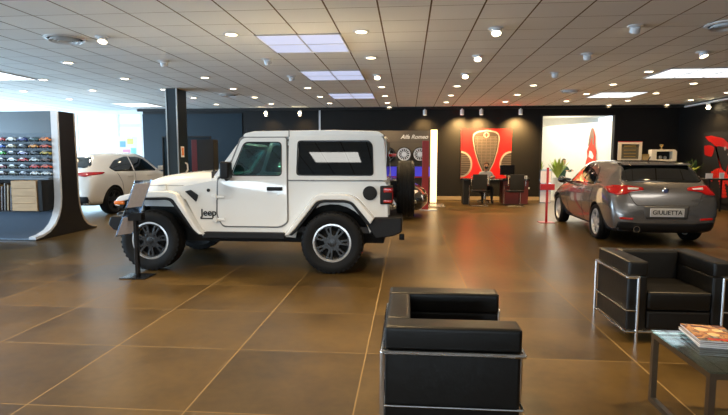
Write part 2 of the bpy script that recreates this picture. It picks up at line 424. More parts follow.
for ci, x in enumerate(cols):
    seen = 0
    for ri, y in enumerate(rows):
        if (ci, ri) in SKIP: continue
        left = ci <= 2
        c = cool if left else warm
        if (ci, ri) in SP:
            aim, br = SP[(ci, ri)]
            adj_spot(x, y, light_label(ci, seen, 'swivelling spotlight'), 150 if br else 100, c, aim, br == 2)
        else:
            downlight(x, y, light_label(ci, seen, 'round recessed downlight'), 45 if left else 100, c)
        seen += 1
# lamps over the seating corner and behind the photographer (same grid, carried on)
for i, x in enumerate((-4.42, -.66, 3.0)):
    spot('lamp', (x, 3.7, CZ - .03), (x, 3.7, 0), 230, 125, warm)
for i, x in enumerate((-.65, 8.47, 6.63)):
    downlight(x, 18.0, ['round downlight by the back wall above the tyre display', 'round downlight by the back wall in the right corner', 'round downlight by the back wall above the opening'][i], 12, warm)
# wall washers under the ceiling edge
def washer(x, y, label, power, aim, bright):
    t = thing('wall_spotlight', label, 'wall spotlight', (x, y, 3.16), 0, 'spotlights on the rail along the back wall')
    MB().cyl((0, 0, .0), (0, 0, -.05), .02).build('bracket', M_whitepl, t)
    MB().lathe([(.05, .02), (.065, .0), (.065, -.16), (.055, -.16), (.05, -.14)], 16, 'z', c=(0, 0, -.05)).build('spot_head', M_whitepl, t)
    MB().lathe([(.052, -.195), (.052, -.2), (.02, -.202)], 16, 'z').build('lamp_face', M_lampB if bright else M_lampW, t)
    spot('lamp', (x, y, 2.92), aim, power, 105, (1, .60, .22), blend=1, parent=t)
for x, lab, p, br in ((.56, 'white cylinder spotlight above the wheel display', 70, 0), (1.81, 'white cylinder spotlight above the left edge of the red poster', 330, 0),
                      (2.45, 'white cylinder spotlight above the left half of the red poster', 330, 0), (3.75, 'white cylinder spotlight above the right of the red poster', 400, 0),
                      (-4.95, 'glaring wall spotlight above the off-roader, left one of the glaring pair', 12, 1), (-3.75, 'glaring wall spotlight just left of the pale wall seam', 12, 1)):
    washer(x, 17.90, lab, p, (x, 18.48, 2.2), br)
    if br:
        MB().ball((0, 0, 0), .05).build('bulb', M_lampB, [o for o in COL.objects if o.get('label') == lab][0], loc=(0, -.07, -.12))
t = thing('wall_spotlight', 'bright spotlight under the ceiling on the right wall', 'wall spotlight', (9.0, 16.6, 3.14))
MB().cyl((0, 0, 0), (.0, -.05, -.12), .06).build('spot_head', M_whitepl, t); MB().ball((-.02, -.06, -.13), .055).build('lamp_face', M_lampB, t)
spot('lamp', (8.9, 16.5, 2.95), (9.1, 15.6, 1.2), 22, 90, (1, .62, .25), parent=t)
# square light panels (2 x 2 tiles)
PN = [(-2.19, 7.42, 2, 2, 'pale blue square light panel nearest the camera', 0), (-2.19, 10.47, 2, 2, 'pale light panel above the off-roader, second of three', 0), (-2.19, 14.13, 2, 2, 'small far light panel, last of the three in the middle', 0),
      (5.13, 10.8, 3, 2, 'bright white light panel at the right, above the hatchback', 1), (5.13, 14.5, 2, 2, 'far white light panel above the opening to the next room', 1),
      (-10.1, 9.9, 3, 2, 'white light panel at the left edge above the toy car display', 1), (-9.51, 16.0, 2, 2, 'white light panel far left near the windows', 1)]
for x, y, nx, ny, lab, w in PN:
    t = thing('light_panel', lab, 'ceiling light panel', (x, y, CZ - .002), 0, 'square light panels in the ceiling')
    MB().box(.012, nx * .61 - .012, .012, ny * .61 - .012, -.010, -.002).build('diffuser', M_panelw if w else M_panel, t)
    f = MB()
    for i in range(nx + 1): f.box(i * .61 - .012, i * .61 + .012, -.012, ny * .61 + .012, -.014, 0)
    for j in range(ny + 1): f.box(-.012, nx * .61 + .012, j * .61 - .012, j * .61 + .012, -.013, -.001)
    f.build('frame', mat('panel_frame', (.55, .55, .55), .5), t)
# round air diffusers
for x, y, r, lab in ((-5.03, 7.38, .28, 'large round air diffuser beside the spotlight, near left'), (-4.97, 14.15, .26, 'round air diffuser in front of the column'),
                     (4.2, 14.09, .26, 'round air diffuser left of the far right light panel'), (4.16, 7.35, .26, 'round air diffuser at the right edge of the ceiling')):
    t = thing('air_diffuser', lab, 'air vent', (x, y, CZ - .001), 0, 'round air diffusers in the ceiling')
    m_ = mat('diffuser_white', (.7, .7, .7), .4)
    MB().lathe([(r, 0), (r, -.012), (r * .86, -.02), (r * .84, -.004)], 32, 'z', closed=True).build('outer_ring', m_, t)
    f = MB()
    for k in (.68, .48, .28): f.lathe([(r * k, -.012), (r * k + .005, -.012), (r * k + .03, -.05), (r * k + .022, -.05)], 28, 'z', closed=True)
    f.build('cone_rings', m_, t)
    MB().lathe([(r * .84, -.001), (r * .84, -.004), (.01, -.005)], 28, 'z').build('dark_throat', M_mblack, t)

# ------------------------------------------------------------------ wheels
def wheel_meshes(R, Wd, rr, style, holes=7, tread=True):
    """axle along y, outer face at +y"""
    h = Wd / 2
    prof = [(rr - .005, h * .62), (rr + .012, h * .86), (rr + (R - rr) * .45, h * 1.0), (rr + (R - rr) * .8, h * .96), (R - .012, h * .86), (R - .002, h * .70)]
    grooves = [.52, .18, -.18, -.52]
    for g in grooves:
        prof += [(R, h * (g + .05)), (R - .012, h * (g + .04)), (R - .012, h * (g - .04)), (R, h * (g - .05))]
    prof += [(R - .002, -h * .70), (R - .012, -h * .86), (rr + (R - rr) * .5, -h), (rr - .005, -h * .62)]
    tyre = MB().lathe(prof, 56, 'y', closed=True)
    if tread:
        for k in range(36):
            a = 2 * PI * k / 36
            for sgn in (1, -1):
                mtx = Matrix.Rotation(a + (.04 if sgn < 0 else 0), 4, 'Y') @ Matrix.Translation((R - .012, sgn * h * .80, 0))
                tyre.box(-.012, .005, -h * .14, h * .14, -.016, .016, mtx=mtx)
    tyre = tyre.mesh('tyre')
    barrel = MB().lathe([(rr, h * .68), (rr + .006, h * .80), (rr - .014, h * .82), (rr - .022, h * .66), (rr - .03, h * .1), (rr - .03, -h * .6), (rr, -h * .6)], 48, 'y', closed=True).mesh('barrel')
    ro = rr - .022; hub = rr * .26
    circ = lambda r, n=48: [(r * math.cos(2 * PI * k / n), r * math.sin(2 * PI * k / n)) for k in range(n)]
    loops = [circ(ro)]
    def sector(a0, a1, r0, r1):
        pts = [(r1 * math.cos(a0 + (a1 - a0) * k / 5), r1 * math.sin(a0 + (a1 - a0) * k / 5)) for k in range(6)]
        s0 = a0 + (a1 - a0) * .12; s1 = a1 - (a1 - a0) * .12
        pts += [(r0 * math.cos(s1), r0 * math.sin(s1)), (r0 * math.cos(s0), r0 * math.sin(s0))]
        return rpoly(pts, .008, 2)
    for k in range(holes):
        a = 2 * PI * k / holes + .2; st = 2 * PI / holes
        if style == 'double':
            loops.append(sector(a - st * .27, a + st * .27, rr * .42, ro * .95))
            loops.append(sector(a + st * .5 - st * .09, a + st * .5 + st * .09, rr * .55, ro * .88))
        elif style == 'fine':
            loops.append(sector(a - st * .30, a + st * .30, rr * .38, ro * .93))
        else:
            loops.append(sector(a - st * .33, a + st * .33, rr * .36, ro * .93))
    sp = plate(loops, .035, .004, 'xz', h * .52)
    back = MB().lathe([(rr - .03, -.01), (rr - .03, -.03), (.02, -.035)], 32, 'y').lathe([(rr * .66, 0), (rr * .66, .02), (.03, .021)], 32, 'y').mesh('disc')
    hubm = MB().lathe([(hub, h * .50), (hub, h * .62), (hub * .85, h * .66), (hub * .5, h * .67), (hub * .45, h * .74), (.01, h * .76)], 24, 'y')
    for k in range(5):
        a = 2 * PI * k / 5; hubm.cyl((hub * 1.25 * math.cos(a), h * .60, hub * 1.25 * math.sin(a)), (hub * 1.25 * math.cos(a), h * .74, hub * 1.25 * math.sin(a)), .013, seg=8)
    return dict(tyre=tyre, barrel=barrel, spokes=sp, back=back, hub=hubm.mesh('hub'))
def put_wheel(parent, W_, loc, side, rz=0, mt=None, name='wheel'):
    """side +1: outer face to +y"""
    o = mkobj(name, W_['tyre'], None, parent, loc, (0, random.uniform(0, 1), (0 if side > 0 else PI) + rz))
    if not W_['tyre'].materials:
        for k, m_ in (('tyre', mt[0]), ('barrel', mt[1]), ('spokes', mt[2]), ('back', M_well), ('hub', mt[3])): W_[k].materials.append(m_)
    mkobj('rim', W_['barrel'], None, o); mkobj('spokes', W_['spokes'], None, o); mkobj('brake_disc', W_['back'], None, o); mkobj('hub_cap', W_['hub'], None, o)
    return o

# ------------------------------------------------------------------ the white off-roader
def build_jeep():
    t = thing('off_road_car', 'boxy white off-road car parked side-on with a spare wheel on its tail', 'car', (-.97, 7.43, 0), PI)
    inset = lambda p: (p[0], p[1] - math.copysign(max(0, p[2] - 1.2) * .13, p[1]) if abs(p[1]) > .3 else p[1], p[2])
    S = .80
    # tub sides with wheel arch cut-outs
    def arch(cx, r, n=12, a0=0, a1=PI):
        return [(cx + r * math.cos(a0 + (a1 - a0) * k / n), .40 + r * math.sin(a0 + (a1 - a0) * k / n)) for k in range(n + 1)]
    out = [(1.56, 1.205), (-.66, 1.205), (-.715, 1.15), (-.72, .62), (-.52, .58)] + list(reversed(arch(0, .50, a0=.1, a1=PI - .25))) + [(.58, .46), (1.76, .46), (1.80, .60), (1.98, .95), (2.2, 1.0), (2.2, 1.10), (1.62, 1.16)]
    out = [(1.62, 1.205)] + out[1:-1]
    tub = MB()
    for sgn in (1, -1): tub.add(plate([out], .04, .006, 'xz', sgn * (S - .02)))
    tub.box(-.70, -.66, -S + .05, S - .05, .50, 1.2, .01)            # tail panel
    tub.box(1.56, 1.64, -.74, .74, 1.14, 1.235, .015)                # cowl
    tub.build('body_tub', M_jeep, t)
    under = MB().box(-.66, 2.55, -.60, .60, .36, .55, .02).box(.56, 1.60, -.76, .76, .44, .52, .01).box(-.64, .56, -.5, .5, .5, .72)
    under.box(-.62, .62, -.74, -.55, .55, 1.12).box(-.62, .62, .55, .74, .80, 1.12)   # inner wheel houses
    under.build('underbody', M_well, t)
    for q in ((-.50, .50, .42, .56, .40, .95), (-.50, .50, -.56, -.42, .4, .95), (1.82, 2.6, -.56, -.42, .5, .98), (1.82, 2.6, .42, .56, .5, .98)): MB().box(*q).build('wheel_house', M_well, t)
    # bonnet as loft
    st = [(1.60, .70, 1.20, 1.315), (1.9, .685, 1.19, 1.315), (2.2, .66, 1.165, 1.29), (2.45, .63, 1.13, 1.25), (2.60, .60, 1.09, 1.205), (2.68, .575, 1.05, 1.14)]
    b = MB(); rings = []
    for x, w, ze, zt in st:
        R = [(-w, .84), (-w, ze - .04), (-w + .015, ze + .02), (-w * .86, zt - .03), (-w * .6, zt), (0, zt + .012), (w * .6, zt), (w * .86, zt - .03), (w - .015, ze + .02), (w, ze - .04), (w, .84)]
        rings.append([b.bm.verts.new((x, y, z)) for y, z in R])
    fs = []
    for A, B in zip(rings, rings[1:]):
        for k in range(len(A) - 1): fs.append(b.bm.faces.new((A[k], B[k], B[k + 1], A[k + 1])))
        fs.append(b.bm.faces.new((A[-1], B[-1], B[0], A[0])))
    for R in (rings[0], rings[-1]): fs.append(b.bm.faces.new(R))
    bmesh.ops.recalc_face_normals(b.bm, faces=fs)
    b.build('bonnet', M_jeep, t, smooth=50)
    MB().box(1.64, 1.652, -.7, .7, 1.20, 1.322).box(1.66, 2.62, .694, .704, 1.128, 1.133).build('bonnet_seam', M_seam, t)
    for sgn in (1,):
        MB().box(2.30, 2.42, sgn * .655, sgn * .69, 1.07, 1.15, .008).build('bonnet_latch', M_jeep, t)
    MB().ball((1.71, .45, 1.325), .02).ball((1.71, -.45, 1.325), .02).build('washer_nozzle', M_plastic, t)
    # grille
    slots = [rpoly([(y - .026, .78), (y + .026, .78), (y + .026, 1.06), (y - .026, 1.06)], .02) for y in [(-3 + k) * .088 for k in range(7)]]
    hl = [[(sg * .44 + .095 * math.cos(a * PI / 12), .97 + .095 * math.sin(a * PI / 12)) for a in range(24)] for sg in (1, -1)]
    MB().add(plate([rpoly([(-.60, .66), (.60, .66), (.60, 1.10), (.50, 1.17), (-.50, 1.17), (-.60, 1.10)], .04)] + slots + hl, .06, .008, 'yz', 2.71)).build('grille', M_jeep, t)
    MB().box(2.66, 2.685, -.56, .56, .68, 1.10).build('grille_mesh', M_mblack, t)
    for sg in (1, -1):
        h = MB().lathe([(.09, 2.70), (.09, 2.735), (.05, 2.75), (.005, 2.755)], 24, 'x', c=(0, sg * .44, .97)).build('headlight', M_lens, t)
        MB().lathe([(.10, 2.70), (.10, 2.745), (.088, 2.75), (.088, 2.70)], 24, 'x', c=(0, sg * .44, .97), closed=True).build('headlight_ring', M_plastic, h)
    # flares: painted outer arch, black inner lip
    def flare(path_o, path_i, path_l, sg, front):
        band = path_o + list(reversed(path_i))
        MB().add(plate([band], .24, .018, 'xz', sg * .815)).build('front_fender' if front else 'rear_fender', M_jeep, t)
        lip = path_i + list(reversed(path_l))
        MB().add(plate([lip], .235, .008, 'xz', sg * .805)).build('fender_lip', M_plastic, t)
    fo = rpoly([(1.70, .50), (1.76, .56), (2.06, 1.04), (2.16, 1.07), (2.62, 1.05), (2.86, .99), (2.90, .88)], [0, .03, .08, .05, .08, .08, 0])
    fi = rpoly([(1.76, .50), (1.83, .56), (2.10, .965), (2.18, .985), (2.60, .975), (2.80, .93), (2.84, .86)], [0, .03, .08, .05, .08, .06, 0])
    flp = rpoly([(1.80, .50), (1.87, .57), (2.14, .935), (2.20, .952), (2.58, .942), (2.76, .89), (2.79, .83)], [0, .03, .08, .05, .08, .06, 0])
    ro = rpoly([(.62, .50), (.55, .60), (.22, 1.02), (.12, 1.045), (-.20, 1.045), (-.32, 1.00), (-.55, .74)], [0, .03, .08, .05, .05, .08, 0])
    ri = rpoly([(.56, .50), (.48, .58), (.19, .945), (.11, .965), (-.18, .965), (-.27, .94), (-.50, .66)], [0, .03, .08, .05, .05, .08, 0])
    rl = rpoly([(.52, .50), (.44, .58), (.17, .915), (.10, .932), (-.17, .932), (-.25, .91), (-.46, .64)], [0, .03, .08, .05, .05, .08, 0])
    for sg in (1, -1): flare(fo, fi, flp, sg, True); flare(ro, ri, rl, sg, False)
    # front inner fender deck
    MB().box(1.80, 2.70, -.74, -.56, .94, .99).box(1.80, 2.70, .56, .74, .94, .99).build('fender_deck', M_well, t)
    for sg in (1, -1): MB().box(2.76, 2.90, sg * .80, sg * .945, .885, .94, .02).build('turn_signal', M_amber, t)
    # door with window hole
    ol = rpoly([(1.54, .74), (1.52, 1.21), (1.40, 1.28), (1.215, 1.765), (.62, 1.765), (.60, 1.2), (.60, .66), (.70, .60), (1.47, .60)], [.05, .02, .03, .07, .03, 0, .05, .05, .06])
    wh = rpoly([(1.345, 1.275), (1.175, 1.70), (.685, 1.70), (.675, 1.275)], .06)
    for sg in (1, -1):
        d = MB().add(plate([ol, wh], .05, .006, 'xz', sg * .795)).build('door', M_jeep, t, fn=inset)
        MB().add(plate([rpoly([(1.36, 1.265), (1.18, 1.712), (.675, 1.712), (.665, 1.265)], .06), wh], .02, 0, 'xz', sg * .812)).build('window_seal', M_plastic, d, fn=inset)
        MB().add(plate([wh], .006, 0, 'xz', sg * .79)).build('window_pane', M_jglass, d, fn=inset)
        MB().box(.655, .86, sg * .835, sg * .865, 1.075, 1.125, .012).box(.66, .70, sg * .815, sg * .85, 1.085, 1.12).box(.82, .855, sg * .815, sg * .85, 1.085, 1.12).build('door_handle', M_plastic, d)
        MB().cyl((.72, sg * .815, 1.02), (.72, sg * .826, 1.02), .012, seg=10).build('key_lock', M_alu, d)
        for z in (.99, .69): MB().box(1.44, 1.60, sg * .80, sg * .838, z - .02, z + .02, .008).cyl((1.55, sg * .835, z - .035), (1.55, sg * .835, z + .035), .014, seg=8).build('hinge', M_jeep, d)
        mr = MB().box(1.28, 1.40, sg * .93, sg * 1.10, 1.235, 1.455, .035, 3).tube([(1.38, sg * .80, 1.24), (1.36, sg * .95, 1.23), (1.34, sg * 1.0, 1.26)], .026).build('mirror', M_plastic, t)
    MB().add(plate([rpoly([(1.565, .75), (1.54, 1.22), (1.42, 1.29), (1.23, 1.785), (.605, 1.785), (.585, 1.2), (.585, .65), (.69, .585), (1.48, .585)], .05), ol], .012, 0, 'xz', .803)).build('door_gap', mat('door_gap_grey', (.16, .16, .16), .7), t, fn=inset)
    # hardtop sides
    os_ = rpoly([(.585, 1.215), (.585, 1.795), (-.60, 1.80), (-.665, 1.74), (-.705, 1.215)], [0, 0, .04, .04, 0])
    hs = rpoly([(.465, 1.285), (.455, 1.715), (-.465, 1.715), (-.505, 1.66), (-.52, 1.285)], .05)
    for sg in (1, -1):
        d = MB().add(plate([os_, hs], .045, .006, 'xz', sg * .79)).build('hardtop_side', M_jeep, t, fn=inset)
        MB().add(plate([rpoly([(.478, 1.272), (.468, 1.728), (-.47, 1.728), (-.518, 1.67), (-.533, 1.272)], .05), hs], .014, 0, 'xz', sg * .813)).build('window_seal', M_plastic, d, fn=inset)
        MB().add(plate([hs], .006, 0, 'xz', sg * .795)).build('window_pane', M_jglass2, d, fn=inset)
    MB().box(-.70, .585, .805, .812, 1.203, 1.212).build('beltline_seam', mat('beltline_grey', (.25, .25, .25), .7), t)
    # roof
    rf = rpoly([(1.20, 1.775), (1.18, 1.82), (1.05, 1.85), (0, 1.862), (-.58, 1.845), (-.655, 1.80), (-.66, 1.775)], .03)
    b = MB().prism(rf, 'xz', -.735, .735); o = b.build('roof', M_jeep, t); bev(o, .03, 3)
    MB().box(.575, .585, -.74, .74, 1.775, 1.866).build('roof_seam', M_seam, t)
    # windscreen frame
    b = MB()
    fr = plate([rpoly([(-.74, 0), (.74, 0), (.68, .58), (-.68, .58)], .04), rpoly([(-.67, .06), (.67, .06), (.615, .51), (-.615, .51)], .05)], .06, .008, 'xy', 0)
    ang = math.atan2(.40, .545)
    mtx = Matrix.Translation((1.60, 0, 1.22)) @ Matrix.Rotation(-ang, 4, 'Y') @ Matrix.Rotation(PI / 2, 4, 'Z') @ Matrix.Rotation(PI / 2, 4, 'X')
    # map plate (a=y, b=up) into slanted plane
    for v in fr.vertices:
        y, u, w = v.co; v.co = (1.595 - u * math.sin(ang) * 1.0 + w * math.cos(ang), y, 1.225 + u * math.cos(ang) + w * math.sin(ang))
    b.add(fr); b.build('windscreen_frame', M_jeep, t)
    gl = plate([[(-.69, .04), (.69, .04), (.63, .53), (-.63, .53)]], .006, 0, 'xy', 0)
    for v in gl.vertices:
        y, u, w = v.co; v.co = (1.595 - u * math.sin(ang) + w * math.cos(ang), y, 1.225 + u * math.cos(ang) + w * math.sin(ang))
    MB().add(gl).build('windscreen', M_jglass, t)
    MB().tube([(1.60, .1, 1.27), (1.50, .45, 1.40)], .008, 6).build('wiper', M_plastic, t)
    MB().cyl((1.64, -.66, 1.24), (1.585, -.66, 1.95), .004, seg=6).build('aerial', M_plastic, t)
    # tailgate
    MB().box(-.73, -.695, -.55, .55, .62, 1.20, .01).build('tailgate', M_jeep, t)
    MB().add(plate([rpoly([(-.66, 1.22), (.66, 1.22), (.60, 1.78), (-.60, 1.78)], .05), rpoly([(-.58, 1.27), (.58, 1.27), (.54, 1.72), (-.54, 1.72)], .05)], .03, .005, 'yz', -.672)).build('tail_frame', M_jeep, t)
    MB().box(-.69, -.68, -.59, .59, 1.26, 1.73).build('rear_window', M_jglass2, t)
    for sg in (1, -1):
        l = MB().box(-.775, -.615, sg * .70, sg * .832, .905, 1.145, .018).build('tail_light', M_plastic, t)
        MB().box(-.770, -.66, sg * .72, sg * .8365, 1.06, 1.12, .01).box(-.770, -.66, sg * .72, sg * .8365, .925, .965, .01).box(-.782, -.74, sg * .71, sg * .81, .93, 1.12, .01).build('red_lens', M_tailred, l)
    MB().add(plate([rpoly([(.0, 0)] , 0) or [(0, 0)]] if False else [[(-.485 + .092 * math.cos(a * PI / 16), 1.05 + .092 * math.sin(a * PI / 16)) for a in range(32)]], .03, .006, 'xz', .815)).build('fuel_cap', M_plastic, t)
    MB().add(plate([[(-.485 + .072 * math.cos(a * PI / 16), 1.05 + .072 * math.sin(a * PI / 16)) for a in range(32)]], .01, .003, 'xz', .834)).box(-.55, -.42, .836, .845, 1.045, 1.056).build('fuel_cap_disc', M_mblack, t)
    # bumpers
    rb = MB().prism(rpoly([(-.50, .74), (-.90, .74), (-.90, .55), (-.80, .50), (-.56, .46), (-.44, .66)], .03), 'xz', -.84, .86).build('rear_bumper', M_plastic, t); bev(rb, .015)
    MB().box(-.93, -.86, .48, .54, .40, .48, .01).build('tow_hook', M_plastic, t)
    fb = MB().prism(rpoly([(2.72, .74), (3.04, .76), (3.08, .62), (3.02, .52), (2.80, .50), (2.70, .58)], .03), 'xz', -.62, .62)
    for sg in (1, -1):
        a, c = sorted((sg * .58, sg * .90))
        fb.prism(rpoly([(2.78, .72), (2.98, .73), (3.02, .62), (2.95, .54), (2.80, .53)], .03), 'xz', a, c)
    fb = fb.build('front_bumper', M_plastic, t); bev(fb, .015)
    for sg in (1, -1): MB().tube([(2.9, sg * .35, .74), (3.0, sg * .35, .82), (3.06, sg * .35, .76)], .014).build('tow_hook', M_plastic, t)
    MB().prism(rpoly([(.62, .44), (1.74, .44), (1.72, .525), (.64, .525)], .02), 'xz', .70, .865).build('sill_step', M_plastic, t, bevel=.01)
    MB().prism(rpoly([(.62, .44), (1.74, .44), (1.72, .525), (.64, .525)], .02), 'xz', -.865, -.70).build('sill_step', M_plastic, t, bevel=.01)
    MB().prism(rpoly([(1.83, .92), (1.98, 1.06), (1.90, 1.08), (1.80, 1.01)], .012), 'xz', .79, .815).build('fender_vent', M_plastic, t)
    MB().cyl((1.66, .79, 1.075), (1.66, .812, 1.075), .022).build('side_marker', M_plastic, t)
    lt = text_mesh('Jeep', .125, .004)
    b = MB(); b.add(lt, Matrix.Translation((1.665, .808, .775)) @ Matrix.Rotation(PI, 4, 'Z') @ Matrix.Rotation(PI / 2, 4, 'X')); b.box(1.56, 1.78, .801, .806, .690, .706)
    b.build('lettering', M_mblack, t, smooth=0)
    # cabin
    b = MB()
    for y in (.38, -.38):
        b.box(.62, 1.12, y - .24, y + .24, .62, .86, .05).box(.58, .74, y - .23, y + .23, .80, 1.38, .05).box(.60, .70, y - .12, y + .12, 1.40, 1.58, .035)
    b.build('front_seats', M_cabin, t)
    MB().box(-.42, .06, -.52, .52, .80, .98, .04).box(-.48, -.32, -.52, .52, .9, 1.36, .04).build('rear_bench', M_cabin, t)
    MB().box(1.36, 1.58, -.72, .72, .84, 1.20, .04).build('dashboard', M_cabin, t)
    MB().lathe([(.165, -.012), (.185, 0), (.165, .012), (.15, 0)], 28, 'x', c=(1.20, .38, 1.12), closed=True).tube([(1.20, .38, .96), (1.24, .38, 1.12), (1.40, .38, 1.10)], .02).build('steering_wheel', M_plastic, t)
    MB().tube([(.55, .62, .7), (.5, .60, 1.70), (-.5, .60, 1.70), (-.58, .6, .8)], .03).tube([(.5, .60, 1.70), (.5, -.60, 1.70)], .03).tube([(.55, -.62, .7), (.5, -.60, 1.70), (-.5, -.60, 1.70), (-.58, -.6, .8)], .03).build('roll_bar', M_cabin, t)
    MB().box(-.60, 1.5, -.76, .76, .52, .60).build('cabin_floor', M_cabin, t)
    Wj = wheel_meshes(.405, .255, .245, 'double', 7)
    mt = (M_rubber, M_rimsil, M_rimdark, M_rimdark)
    for x in (0, 2.44):
        for sg in (1, -1): put_wheel(t, Wj, (x, sg * .80, .405), sg, mt=mt)
    put_wheel(t, Wj, (-.94, .02, 1.06), 1, rz=PI / 2, name='spare_wheel')
    MB().box(-.90, -.72, -.12, .16, .94, 1.18, .02).build('spare_wheel_carrier', M_plastic, t)
    MB().box(-.80, -.70, -.10, .10, 1.52, 1.56, .01).build('high_brake_light', M_tailred, t)
build_jeep()

# ------------------------------------------------------------------ lofted cars
def pchip(xs, ys):
    n = len(xs); h = [xs[i + 1] - xs[i] for i in range(n - 1)]; d = [(ys[i + 1] - ys[i]) / h[i] for i in range(n - 1)]
    m = [d[0]] + [0 if d[i - 1] * d[i] <= 0 else 2 * d[i - 1] * d[i] / (d[i - 1] + d[i]) for i in range(1, n - 1)] + [d[-1]]
    def f(x):
        i = 0
        while i < n - 2 and x > xs[i + 1]: i += 1
        t = (x - xs[i]) / h[i]; t2 = t * t; t3 = t2 * t
        return (2 * t3 - 3 * t2 + 1) * ys[i] + (t3 - 2 * t2 + t) * h[i] * m[i] + (-2 * t3 + 3 * t2) * ys[i + 1] + (t3 - t2) * h[i] * m[i + 1]
    return f
class Car:
    def __init__(s, root, st, paint, wheels_x, wr, wlR, arch_pad=.045):
        s.root = root; s.paint = paint
        xs = [q[0] for q in st]; F = [pchip(xs, [q[i] for q in st]) for i in range(1, 8)]
        samp = []
        for a, b in zip(xs, xs[1:]):
            n = max(2, int((b - a) / .09)); samp += [a + (b - a) * k / n for k in range(n)]
        samp.append(xs[-1])
        bm = bmesh.new(); rings = []
        for x in samp:
            zb, zs, zt, wl, wm, ws, wrf = [f(x) for f in F]
            half = [(0, zb), (wl * .7, zb), (wl * .95, zb + .02), (wl, zb + .09), (wm * .5 + wl * .5, zb + .3 * (zs - zb)), (wm, zb + .58 * (zs - zb)), (wm * .99, zb + .80 * (zs - zb)), (ws, zs),
                    (ws * .975, zs + .06 * (zt - zs)), (ws * .5 + wrf * .5, zs + .5 * (zt - zs)), (wrf, zs + .90 * (zt - zs)), (wrf * .80, zs + .985 * (zt - zs)), (wrf * .4, zt), (0, zt + .004)]
            ring = [bm.verts.new((x, y, z)) for y, z in half] + [bm.verts.new((x, -y, z)) for y, z in reversed(half[1:-1])]
            rings.append(ring)
        fs = []
        for A, B in zip(rings, rings[1:]):
            n = len(A)
            for k in range(n): fs.append(bm.faces.new((A[k], A[(k + 1) % n], B[(k + 1) % n], B[k])))
        for R in (rings[0], rings[-1]): fs.append(bm.faces.new(R))
        bmesh.ops.recalc_face_normals(bm, faces=fs)
        me = bpy.data.meshes.new('body'); bm.to_mesh(me); bm.free()
        o = mkobj('tmp', me); sub = o.modifiers.new('s', 'SUBSURF'); sub.levels = 1; sub.render_levels = 1
        me1 = bake(o); bpy.data.objects.remove(o)
        b2 = bmesh.new(); b2.from_mesh(me1); s.bvh = BVHTree.FromBMesh(b2); b2.free()
        # wheel wells
        cut = MB()
        for x in wheels_x:
            for sg in (1, -1): cut.cyl((x, sg * .56, wr), (x, sg * 1.2, wr), wr + arch_pad, seg=48)
        co = cut.build('cut', None, root); body = mkobj('body', me1, [paint, M_well], root)
        md = body.modifiers.new('b', 'BOOLEAN'); md.object = co; md.operation = 'DIFFERENCE'; md.solver = 'EXACT'
        bpy.context.view_layer.update(); me2 = bake(body); body.modifiers.clear(); body.data = me2; bpy.data.objects.remove(co)
        me2.materials.clear(); me2.materials.append(paint); me2.materials.append(M_well)
        for p in me2.polygons:
            c = p.center; p.material_index = 0
            for x in wheels_x:
                d = math.hypot(c.x - x, c.z - wr)
                if (abs(d - wr - arch_pad) < .02 and abs(p.normal.y) < .3 and abs(c.y) > .55) or (d < wr + arch_pad and abs(abs(c.y) - .56) < .03): p.material_index = 1
            if p.normal.z < -.8 and c.z < .3: p.material_index = 1
        finish(me2, 40); s.body = body
    def decal(s, name, poly, axis, m, off=.004, thick=.012, holes=(), parent=None, step=.05):
        bm = bmesh.new()
        vs = [bm.verts.new((a, b, 0)) for a, b in poly]; bm.faces.new(vs)
        a0 = min(p[0] for p in poly); a1 = max(p[0] for p in poly); b0 = min(p[1] for p in poly); b1 = max(p[1] for p in poly)
        k = a0 + step
        while k < a1: bmesh.ops.bisect_plane(bm, geom=bm.verts[:] + bm.edges[:] + bm.faces[:], plane_co=(k, 0, 0), plane_no=(1, 0, 0)); k += step
        k = b0 + step
        while k < b1: bmesh.ops.bisect_plane(bm, geom=bm.verts[:] + bm.edges[:] + bm.faces[:], plane_co=(0, k, 0), plane_no=(0, 1, 0)); k += step
        dead = []
        for v in bm.verts:
            a, b = v.co.x, v.co.y
            if axis == 'side+': o, d = Vector((a, 3, b)), Vector((0, -1, 0))
            elif axis == 'side-': o, d = Vector((a, -3, b)), Vector((0, 1, 0))
            elif axis == 'rear': o, d = Vector((-6, a, b)), Vector((1, 0, 0))
            elif axis == 'front': o, d = Vector((9, a, b)), Vector((-1, 0, 0))
            else: o, d = Vector((a, b, 5)), Vector((0, 0, -1))
            h = s.bvh.ray_cast(o, d)
            if h[0] is None: dead.append(v); continue
            n = h[1] if h[1].dot(d) < 0 else -h[1]
            v.co = h[0] + n * off
        bmesh.ops.delete(bm, geom=dead, context='VERTS')
        bmesh.ops.recalc_face_normals(bm, faces=bm.faces[:])
        # orient outward
        if bm.faces:
            f = bm.faces[:][0]; cdir = {'side+': Vector((0, 1, 0)), 'side-': Vector((0, -1, 0)), 'rear': Vector((-1, 0, 0)), 'front': Vector((1, 0, 0))}.get(axis, Vector((0, 0, 1)))
            if sum(f.normal.dot(cdir) * f.calc_area() for f in bm.faces) < 0: bmesh.ops.reverse_faces(bm, faces=bm.faces[:])
        me = bpy.data.meshes.new(name); bm.to_mesh(me); bm.free(); finish(me, 50)
        o = mkobj(name, me, m, parent or s.root)
        sd = o.modifiers.new('s', 'SOLIDIFY'); sd.thickness = thick; sd.offset = -1
        return o
    def both(s, name, poly, m, **k):
        return [s.decal(name, poly, ax, m, **k) for ax in ('side+', 'side-')]
    def line(s, name, pts, w, axis, m, **k):
        L, R = [], []
        for i, p in enumerate(pts):
            a = Vector(pts[max(0, i - 1)]); b = Vector(pts[min(len(pts) - 1, i + 1)]); d = (b - a).normalized(); n = Vector((-d.y, d.x)) * w / 2
            L.append(tuple(Vector(p) + n)); R.append(tuple(Vector(p) - n))
        return s.decal(name, L + R[::-1], axis, m, thick=.006, **k)

